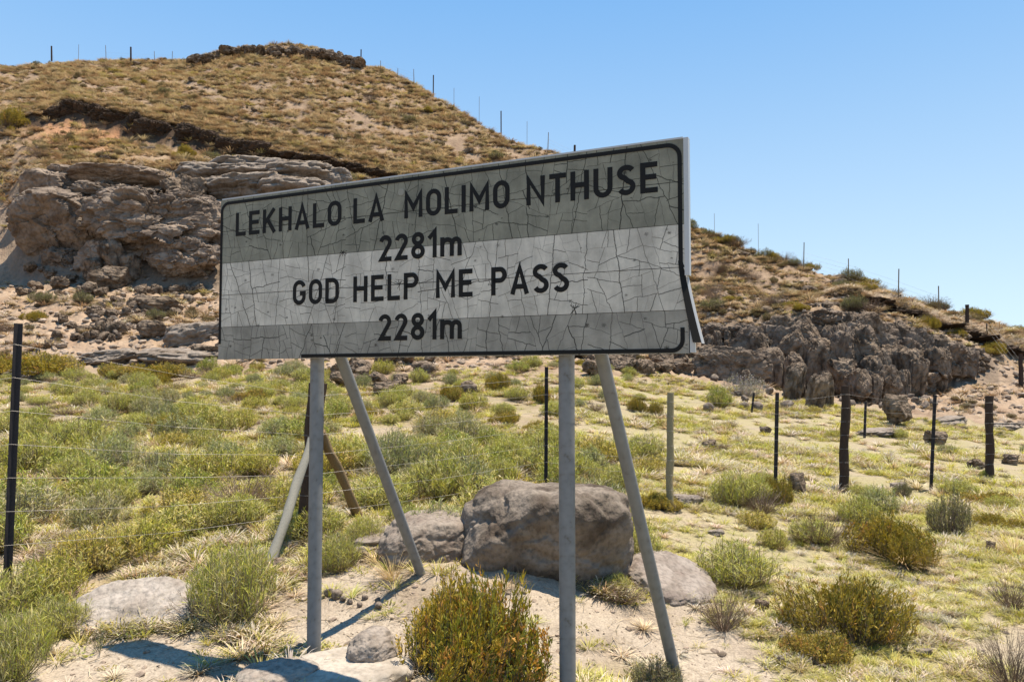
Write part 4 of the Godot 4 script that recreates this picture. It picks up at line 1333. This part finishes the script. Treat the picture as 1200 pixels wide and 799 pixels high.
func plant_at(p: Vector3, w: float, h: float, kind: Variant, label: String, called := "shrub", category := "shrub", group := "", leaf: Material = null) -> Node3D:
	var b := Basis.from_euler(Vector3(0, rnd(0, TAU), 0)) * Basis.from_scale(Vector3(w, h, w * rnd(0.85, 1.1)))
	p.y -= 0.015
	if kind is Array:
		var o := thing(called, p, label, category, group)
		o.transform = Transform3D(b, p)
		shape("foliage", kind[0].mesh() if kind[0] is Soup else kind[0], leaf if leaf else M.leaf, o)
		if kind.size() > 1: shape("twigs", kind[1].mesh() if kind[1] is Soup else kind[1], M.twig, o)
		return o
	var o := shape(called, kind.mesh() if kind is Soup else kind, leaf if leaf else M.leaf)
	o.transform = Transform3D(b, p)
	return tag(o, label, category, group)

func in_view(p: Vector3) -> bool:
	return absf(p.x) < -p.z * 0.74 + 0.6

func build_plants() -> void:
	for a in [P.olive, P.grassy]:
		for k in a.size(): a[k] = [a[k][0].mesh(), a[k][1].mesh()]
	for k in ["heath", "dark", "lavender"]: P[k] = [P[k][0].mesh(), P[k][1].mesh()]
	for k in ["tuft", "dry", "sprout"]: P[k] = P[k].mesh()
	for k in 2: P.twigs[k] = P.twigs[k].mesh()
	# shrubs one can point to
	plant(557, 800, 190, 158, P.heath, "bushy olive shrub with orange tips growing at the foot of the sign posts", "heath_shrub")
	plant(994, 742, 118, 88, P.olive[0], "round olive shrub on the grass beside the bare strip, larger of a touching pair")
	plant(966, 768, 84, 52, P.olive[1], "smaller olive shrub growing against the front of the large round one")
	plant(1040, 652, 90, 68, P.olive[2], "spreading olive shrub with upright tips in front of the thick dark fence post")
	plant(1072, 664, 44, 50, P.olive[0], "narrow olive shrub at the right end of the spreading one")
	plant(962, 640, 56, 46, P.twigs[0], "greyish dry twiggy shrub left of the spreading olive shrub", "dry_shrub", "shrub", "", M.twig)
	plant(1113, 628, 58, 58, P.dark, "dark grey-green round bush at the foot of the thin right-hand standard")
	plant(1160, 590, 60, 28, P.olive[1], "low olive bush just below the rightmost thick fence post")
	plant(862, 684, 104, 56, P.grassy[0], "large tuft of tall green grass right of the leaning sign brace", "grass_tuft", "grass tuft")
	plant(848, 738, 46, 50, P.twigs[1], "upright brown dry twig bush right of the sign brace's foot", "dry_shrub", "shrub", "", M.twig)
	plant(892, 602, 46, 36, P.twigs[0], "brown dry bush below the black standard right of the pale post", "dry_shrub", "shrub", "", M.twig)
	plant(909, 590, 36, 46, P.olive[2], "upright olive bush hiding the foot of the black standard")
	plant(858, 592, 64, 44, P.grassy[0], "green grassy bush between the pale post and the black standard", "herb_bush")
	plant(1058, 583, 22, 22, P.dark, "tiny dark bush in the grass between two fence posts at right")
	plant(1186, 712, 40, 42, P.twigs[1], "round brown dry bush at the right edge of the lawn", "dry_shrub", "shrub", "", M.twig)
	plant(1188, 808, 66, 78, P.twigs[0], "dark dry twigs in the lower right corner", "dry_shrub", "shrub", "", M.twig)
	plant(1190, 650, 50, 36, P.dry, "orange dry grass tuft at the right edge", "grass_tuft", "grass tuft", "", M.straw)
	plant(1060, 660, 70, 36, P.dry, "pale dry grass between the two groups of olive shrubs", "grass_tuft", "grass tuft", "", M.straw)
	plant(770, 806, 70, 40, P.dark, "dark low bush at the foot of the right sign brace")
	plant(268, 730, 104, 104, P.grassy[1], "tall green bush with dead grey twigs beside the flat rock slab", "herb_bush")
	plant(240, 724, 76, 40, P.twigs[1], "grey dead twigs at the edge of the flat rock slab", "dry_shrub", "shrub", "", M.twig)
	plant(62, 702, 90, 62, [P.herb[0]], "yellow-brown bush right of the tall left fence standard's foot", "herb_bush", "shrub")
	plant(66, 742, 74, 52, P.grassy[0], "tuft of grey-green grass against the left end of the rock slab", "grass_tuft", "grass tuft")
	plant(8, 800, 86, 92, P.grassy[0], "bright green grass clump in the lower left corner", "grass_tuft", "grass tuft")
	plant(30, 770, 70, 60, P.grassy[0], "green grass clump above the lower left corner", "grass_tuft", "grass tuft")
	plant(117, 762, 50, 46, P.sprout, "small branching green sprout on bare sand before the rock slab", "sprout", "plant", "", M.twig)
	plant(40, 441, 104, 38, P.olive[0], "long dark olive bush at the left edge on the field's upper rim")
	plant(0, 440, 60, 40, P.olive[1], "dark olive bush cut by the left edge of the picture")
	plant(150, 442, 60, 24, P.olive[2], "brownish olive bush along the field's upper rim left of the sign")
	plant(190, 444, 60, 26, P.olive[0], "olive bush below the pale rock apron")
	plant(296, 470, 40, 25, P.olive[1], "rust-olive bush under the sign's lower left corner")
	plant(843, 477, 34, 30, [P.herb[1]], "round yellow-olive bush below the crag's left part", "herb_bush")
	plant(874, 464, 56, 28, P.lavender, "silvery grey bush against the foot of the crag")
	plant(526, 470, 34, 28, P.olive[2], "olive bush on the slope under the middle of the sign")
	plant(583, 456, 28, 26, P.olive[0], "small brown-olive bush on the bare slope under the sign's middle")
	plant(630, 470, 34, 34, P.olive[1], "olive bush just left of the thin standard under the sign")
	plant(745, 482, 22, 24, P.olive[2], "small olive bush behind the right sign brace")
	plant(765, 486, 22, 20, P.olive[0], "small olive bush left of the thin pale fence post")
	plant(12, 150, 40, 30, P.olive[0], "green bush on the high slope at the left edge")
	plant(985, 408, 24, 20, [P.herb[2]], "green bush growing from the top of the right crag")
	plant(1092, 436, 26, 26, [P.herb[3]], "yellow-green bush growing on the right crag's face", "herb_bush")
	plant(590, 690, 30, 28, P.dry, "small reddish grass tuft at the front of the largest boulder", "grass_tuft", "grass tuft", "", M.straw)
	plant(730, 705, 46, 30, P.twigs[0], "dry brown litter bush at the boulder's right foot", "dry_shrub", "shrub", "", M.twig)
	plant(725, 692, 34, 24, P.grassy[0], "small green grass tuft at the boulder's right foot", "grass_tuft", "grass tuft")
	plant(460, 678, 40, 40, P.dry, "thin dry stalks left of the left brace's foot", "grass_tuft", "grass tuft", "", M.straw)
	plant(480, 652, 40, 34, P.twigs[1], "grey dry twigs before the rounded boulder", "dry_shrub", "shrub", "", M.twig)
	plant(395, 668, 60, 50, P.grassy[0], "green bush between the left sign post and its brace", "herb_bush")
	plant(425, 640, 50, 40, P.grassy[1], "green bush at the foot of the brown stay pole", "herb_bush")
	plant(338, 622, 40, 30, P.grassy[1], "grassy green bush at the foot of the strainer post", "herb_bush")

	# bushes of the fenced field
	var made := 0
	var tries := 0
	var taken := []
	var tufts := []
	while made < 285 and tries < 9000:
		tries += 1
		var phi := deg_to_rad(rnd(-35, 35))
		var r := sqrt(rnd(5.6 * 5.6, 22.5 * 22.5))
		if rng.randf() < 0.25: r = rnd(5.6, 11.0)
		var x := sin(phi) * r
		var z := -cos(phi) * r
		if zone(x, z) > 5.03 or bare(x, -z) > 0.2: continue
		if x > -3.1 and x < -1.5 and -z < 5.9: continue          # the rock slab by the sign lies open
		if Vector2(x + 1.85, -z - 5.95).length() < 0.55: continue           # and so do the stay poles' feet
		if Vector2(x + 1.3, -z - 6.3).length() < 0.3: continue
		var right := smoothstep(0.10, 0.26, phi)
		var middle := smoothstep(-0.2, -0.05, phi) * smoothstep(11.0, 15.0, r)
		if rng.randf() < right * 0.82 or rng.randf() < middle * 0.45: continue
		if x > 1.0 and -z < 7.0: continue
		var clear := true
		for q in taken:
			if Vector2(x, z).distance_to(q) < 0.42: clear = false
		if not clear: continue
		taken.append(Vector2(x, z))
		var w := rnd(0.45, 0.95) * (0.75 if r > 13.0 else 1.0) * lerpf(1.0, 0.7, right)
		var h := w * rnd(0.42, 0.68)
		var k := rng.randf()
		var kind: Variant
		var look: String
		if k < 0.3:
			kind = joined_once("grassy_joined_%d" % (made % 2), P.grassy[made % 2]); look = "bright grassy"
		elif k < 0.56 - middle * 0.1:
			kind = pick_any(P.herb); look = "yellow-green"
		elif k < 0.82:
			kind = pick_any(P.grey); look = "grey-green"
		elif k < 0.92:
			kind = pick_any(P.twigs); look = "dry brown"
			h *= 0.7; w *= 0.8
		else:
			kind = joined_once("olive_joined", P.olive[0]); look = "olive"
			h *= 0.8
		var where := "left of the tall standard" if phi < -0.55 else "right of the tall standard" if phi < -0.42 else "left of the strainer post" if phi < -0.3 else "behind the left sign post" if phi < -0.22 else "behind the left brace" if phi < -0.12 else "left of the middle standard" if phi < 0.02 else "around the right post" if phi < 0.12 else "left of the pale fence post" if phi < 0.2 else "right of the pale fence post" if phi < 0.31 else "left of the thickest dark post" if phi < 0.42 else "by the rightmost posts"
		var depth := "before the fence" if r < 6.5 else "at the fence" if r < 8.0 else "just behind the fence" if r < 10.5 else "in mid field" if r < 14.0 else "in the far field" if r < 18.0 else "at the hill foot"
		var node := plant_at(Vector3(x, H(x, z), z), w, h, kind, "%s %s bush %s, %s" % ["broad" if w > 0.72 else "tall" if h > w * 0.58 else "flat" if h < w * 0.49 else "small", look, depth, where], "herb_bush", "shrub", "bushes scattered over the fenced field", M.twig if look == "dry brown" else M.leaf)
		node.rotation.x = rnd(-0.08, 0.08)
		made += 1

	# ground cover of the field, short grass and cushions
	var kinds := [P.mound[0], P.mound[1], P.mound[2], P.grass[0], P.grass[1], P.grass[2], P.straw[0], P.straw[1]]
	var at := []
	var tint := []
	for k in kinds: at.append([]); tint.append([])
	for n in 76000:
		var phi := deg_to_rad(rnd(-47, 47))
		var r := sqrt(rnd(2.6 * 2.6, 23.5 * 23.5))
		if rng.randf() < 0.5: r = rnd(2.8, 12.0)
		var x := sin(phi) * r
		var z := -cos(phi) * r
		var t := zone(x, z)
		if rng.randf() < smoothstep(4.6, 5.12, t + n_patch.get_noise_2d(x, z) * 0.3): continue
		var b := bare(x, -z)
		if rng.randf() < b * 0.965: continue
		var patch := n_patch.get_noise_2d(x * 1.3 + 50.0, z * 1.3)
		var lawn := x > 0.9
		if patch < (-0.08 if lawn else -0.05) and rng.randf() < 0.9: continue
		var s := rnd(0.10, 0.24) * (1.0 if r > 8.0 else 0.75)
		var i := rng.randi() % 3
		if lawn and r < 10.0:
			i = 3 + rng.randi() % 3 if rng.randf() < 0.75 else i
			s *= 0.62
		elif rng.randf() < 0.4: i = 3 + rng.randi() % 3
		if rng.randf() < (0.2 if r > 7.0 else 0.22): i = 6 + rng.randi() % 2
		at[i].append(Transform3D(Basis.from_euler(Vector3(rnd(-0.1, 0.1), rnd(0, TAU), 0)) * Basis.from_scale(Vector3(s, s * rnd(0.6, 1.0), s)), Vector3(x, H(x, z) - 0.005, z)))
		var v := rnd(0.75, 1.2)
		tint[i].append(Color(v * rnd(0.9, 1.08), v, v * rnd(0.85, 1.1)))
	for k in kinds.size():
		scatter("ground_cover" if k < 3 else "grass" if k < 6 else "dry_grass", ["low yellow-green cushion herbs covering the field", "short green grass of the field and roadside", "dry straw-coloured grass between the field herbs"][0 if k < 3 else 1 if k < 6 else 2], kinds[k], M.straw if k > 5 else M.leaf, at[k], tint[k])

	# tussocks of the hill
	var hk := [P.straw[0], P.straw[1], P.straw[2], P.mound[0], joined_once("dark_joined", P.dark)]
	at = []; tint = []
	for k in hk: at.append([]); tint.append([])
	for n in 150000:
		var phi := deg_to_rad(rnd(-46, 46))
		var r := sqrt(rnd(19.0 * 19.0, 82.0 * 82.0))
		var x := sin(phi) * r
		var z := -cos(phi) * r
		var t := zone(x, z)
		if t < 5.0 or t > 10.6: continue
		var patch := n_patch.get_noise_2d(x * 0.8, z * 0.8)
		var keep := 0.0
		if t < 6.0: keep = 0.15 + patch * 0.4
		elif t < 6.8: keep = 0.2 + patch * 0.3 if (phi > -0.15 and phi < 0.24) else 0.03
		elif t < 7.9: keep = 0.34 + patch * 0.8
		elif t < 8.85: keep = 0.25 if (phi > -0.15 and phi < 0.42) else 0.16
		elif t < 9.1: keep = 0.9
		else: keep = 0.40 + patch * 0.8
		if rng.randf() > keep: continue
		var s := (0.19 + 0.40 * pow(rng.randf(), 2.0)) * (0.85 if t < 6.0 else 1.0)
		var i := rng.randi() % 3
		var q := rng.randf()
		var c := Color(1, 1, 1) * rnd(0.62, 1.15)
		c.r *= rnd(0.92, 1.05)
		if q < 0.27: c = Color(0.66, 0.57, 0.53) * rnd(0.8, 1.1)
		elif q < 0.33: c = Color(0.85, 0.92, 0.62) * rnd(0.8, 1.1)
		elif q < 0.36: i = 3; c = Color(1, 0.95, 0.8)
		elif q < 0.48: i = 4; c = Color(1.0, 0.85, 0.8); s *= 1.05
		c.a = 1.0
		at[i].append(Transform3D(Basis.from_euler(Vector3(rnd(-0.15, 0.15), rnd(0, TAU), 0)) * Basis.from_scale(Vector3(s, s * rnd(0.5, 0.85), s)), Vector3(x, H(x, z) - 0.02, z)))
		tint[i].append(c)
	# turf hanging over the earth banks
	for n in 1100:
		var phi := rnd(-37, -8) if rng.randf() < 0.6 else rnd(23, 37)
		var p := at_zone(phi, rnd(8.9, 9.12))
		var s := rnd(0.25, 0.5)
		var i := rng.randi() % 3
		at[i].append(Transform3D(Basis.from_euler(Vector3(rnd(0.1, 0.5), rnd(-0.4, 0.4), 0)) * Basis.from_scale(Vector3(s, s * 0.7, s)), p + Vector3(0, -0.04, 0.12)))
		tint[i].append(Color(0.9, 0.85, 0.8) * rnd(0.7, 1.1))
	for k in hk.size():
		scatter(["hill_grass", "hill_grass", "hill_grass", "hill_herbs", "hill_scrub"][k], ["dry golden tussock grass covering the hillside", "", "", "low green herbs on the dry hillside", "small dark scrub dotted over the hillside"][k if k > 2 else 0], hk[k], M.leaf if k > 2 else M.straw, at[k], tint[k])

	# larger scrub on the hill, one by one
	for n in 110:
		var phi := rnd(-35, 35)
		var t := rnd(7.1, 7.95) if n < 45 else rnd(9.05, 9.95)
		if n >= 80:
			phi = rnd(12, 35); t = rnd(9.9, 10.02)
		elif n >= 66:
			phi = rnd(-35, 10); t = rnd(5.2, 5.95)
		var p := at_zone(phi, t)
		var w := rnd(0.7, 1.3)
		var k := rng.randi() % 3
		var kind: Variant = [joined_once("dark_joined", P.dark), P.twigs[n % 2], joined_once("olive_joined", P.olive[0])][k]
		plant_at(p, w, w * rnd(0.45, 0.7), kind, "%s scrub bush %s %s" % [["dark grey-green", "dry brown", "olive"][k], "on the skyline" if n >= 80 else "on the bare lower slope" if n >= 66 else "below the earth bank" if t < 8.0 else "on the upper slope", "left of the summit" if phi < -20 else "under the summit" if phi < -8 else "above the sign" if phi < 12 else "at right"], "scrub_bush", "shrub", "scrub bushes dotted over the hillside", M.twig if k == 1 else M.leaf)

	# dry stalks and broken twigs lying about
	var stalk := Soup.new()
	stalk.stick(Vector3(-0.5, 0.0, 0), Vector3(0, 0.05, 0.08), 0.016, Color(0.42, 0.33, 0.22))
	stalk.stick(Vector3(0, 0.05, 0.08), Vector3(0.5, 0.01, 0), 0.013, Color(0.46, 0.37, 0.25))
	stalk.stick(Vector3(0.1, 0.04, 0.07), Vector3(0.4, 0.06, 0.25), 0.009, Color(0.40, 0.31, 0.20))
	at = [[]]; tint = [[]]
	for n in 2600:
		var phi := deg_to_rad(rnd(-36, 36))
		var r := rnd(2.6, 8.5)
		var p := Vector3(sin(phi) * r, 0, -cos(phi) * r)
		p.y = H(p.x, p.z) + 0.004
		var s := rnd(0.05, 0.2)
		at[0].append(Transform3D(basis_for(rnd(0, TAU), 0.2, Vector3(s, s, s)), p))
		tint[0].append(Color(1, 1, 1) * rnd(0.45, 1.25))
	scatter("dry_litter", "dry stalks and broken twigs lying on the ground", stalk.mesh(), M.twig, at[0], tint[0])

	# pebbles
	at = [[], []]; tint = [[], []]
	for n in 14000:
		var phi := deg_to_rad(rnd(-36, 36))
		var near := rng.randf() < 0.55
		var r := rnd(2.6, 7.5) if near else sqrt(rnd(18.0 * 18.0, 40.0 * 40.0))
		var x := sin(phi) * r
		var z := -cos(phi) * r
		if near and rng.randf() > 0.15 + bare(x, -z): continue
		var s := (rnd(0.003, 0.010) if rng.randf() < 0.9 else rnd(0.012, 0.035)) if near else rnd(0.04, 0.16)
		if not near and zone(x, z) < 5.0: continue
		var v := rnd(0.9, 2.0)
		at[n % 2].append(Transform3D(basis_for(rnd(0, TAU), 0.4, Vector3(s, s * 0.6, s)), Vector3(x, H(x, z), z)))
		tint[n % 2].append(Color(v, v * 0.97, v * 0.93))
	for k in 2:
		scatter("gravel", "small stones and pebbles lying on bare earth", small_rocks[k], M.rock, at[k], tint[k])

var once := {}
func joined_once(called: String, a: Array) -> ArrayMesh:
	if not once.has(called):
		if a[0] is Soup: once[called] = joined(a)
		else:
			var s := Soup.new()
			for m in a:
				var arr: Array = m.surface_get_arrays(0)
				s.v.append_array(arr[Mesh.ARRAY_VERTEX]); s.c.append_array(arr[Mesh.ARRAY_COLOR])
			once[called] = s.mesh()
	return once[called]

func pick_any(a: Array) -> Variant:
	return a[rng.randi() % a.size()]

# ------------------------------------------------------------------ all of it
func _ready() -> void:
	var cam := Camera3D.new()
	cam.position = EYE
	cam.rotation_degrees = Vector3(PITCH, 0, 0)
	cam.fov = rad_to_deg(2.0 * atan(399.5 / FOCAL))
	cam.near = 0.05
	cam.far = 4000.0
	add_child(cam)
	var sky := ProceduralSkyMaterial.new()
	sky.sky_top_color = Color(0.195, 0.465, 0.70)
	sky.sky_horizon_color = Color(0.695, 0.77, 0.805)
	sky.sky_curve = 0.25
	sky.ground_bottom_color = Color(0.45, 0.40, 0.33)
	sky.ground_horizon_color = Color(0.62, 0.58, 0.50)
	sky.sun_angle_max = 1.0
	var env := Environment.new()
	env.background_mode = Environment.BG_SKY
	env.sky = Sky.new()
	env.sky.sky_material = sky
	env.tonemap_mode = Environment.TONE_MAPPER_LINEAR
	env.tonemap_exposure = 1.88
	env.sdfgi_enabled = true
	env.ssao_enabled = true
	env.ssil_enabled = true
	var we := WorldEnvironment.new()
	we.environment = env
	add_child(we)
	var sun := DirectionalLight3D.new()
	sun.name = "sun"
	sun.light_energy = 1.55
	sun.light_color = Color(1.0, 0.95, 0.87)
	sun.light_angular_distance = 0.5
	sun.shadow_enabled = true
	sun.look_at_from_position(TO_SUN * 100.0, Vector3.ZERO)
	add_child(sun)

	rng.seed = 20
	n_low.seed = 1; n_low.frequency = 0.06; n_low.fractal_octaves = 3
	n_mid.seed = 2; n_mid.frequency = 0.45; n_mid.fractal_octaves = 4
	n_fine.seed = 3; n_fine.frequency = 2.6; n_fine.fractal_octaves = 4
	n_patch.seed = 4; n_patch.frequency = 0.28; n_patch.fractal_octaves = 4
	n_rock.seed = 5; n_rock.frequency = 0.8; n_rock.fractal_octaves = 4
	n_crack.seed = 6; n_crack.noise_type = FastNoiseLite.TYPE_CELLULAR; n_crack.frequency = 1.5
	n_crack.cellular_return_type = FastNoiseLite.RETURN_DISTANCE2_SUB; n_crack.fractal_type = FastNoiseLite.FRACTAL_NONE
	n_block.seed = 8; n_block.noise_type = FastNoiseLite.TYPE_CELLULAR; n_block.frequency = 1.0
	n_block.cellular_return_type = FastNoiseLite.RETURN_CELL_VALUE; n_block.fractal_type = FastNoiseLite.FRACTAL_NONE; n_block.cellular_jitter = 0.9
	make_materials()
	lay_out_terrain()
	build_land()
	make_rocks()
	build_outcrops()
	build_sign()
	build_fence()
	build_hill_fences()
	build_rocks()
	make_plants()
	build_plants()
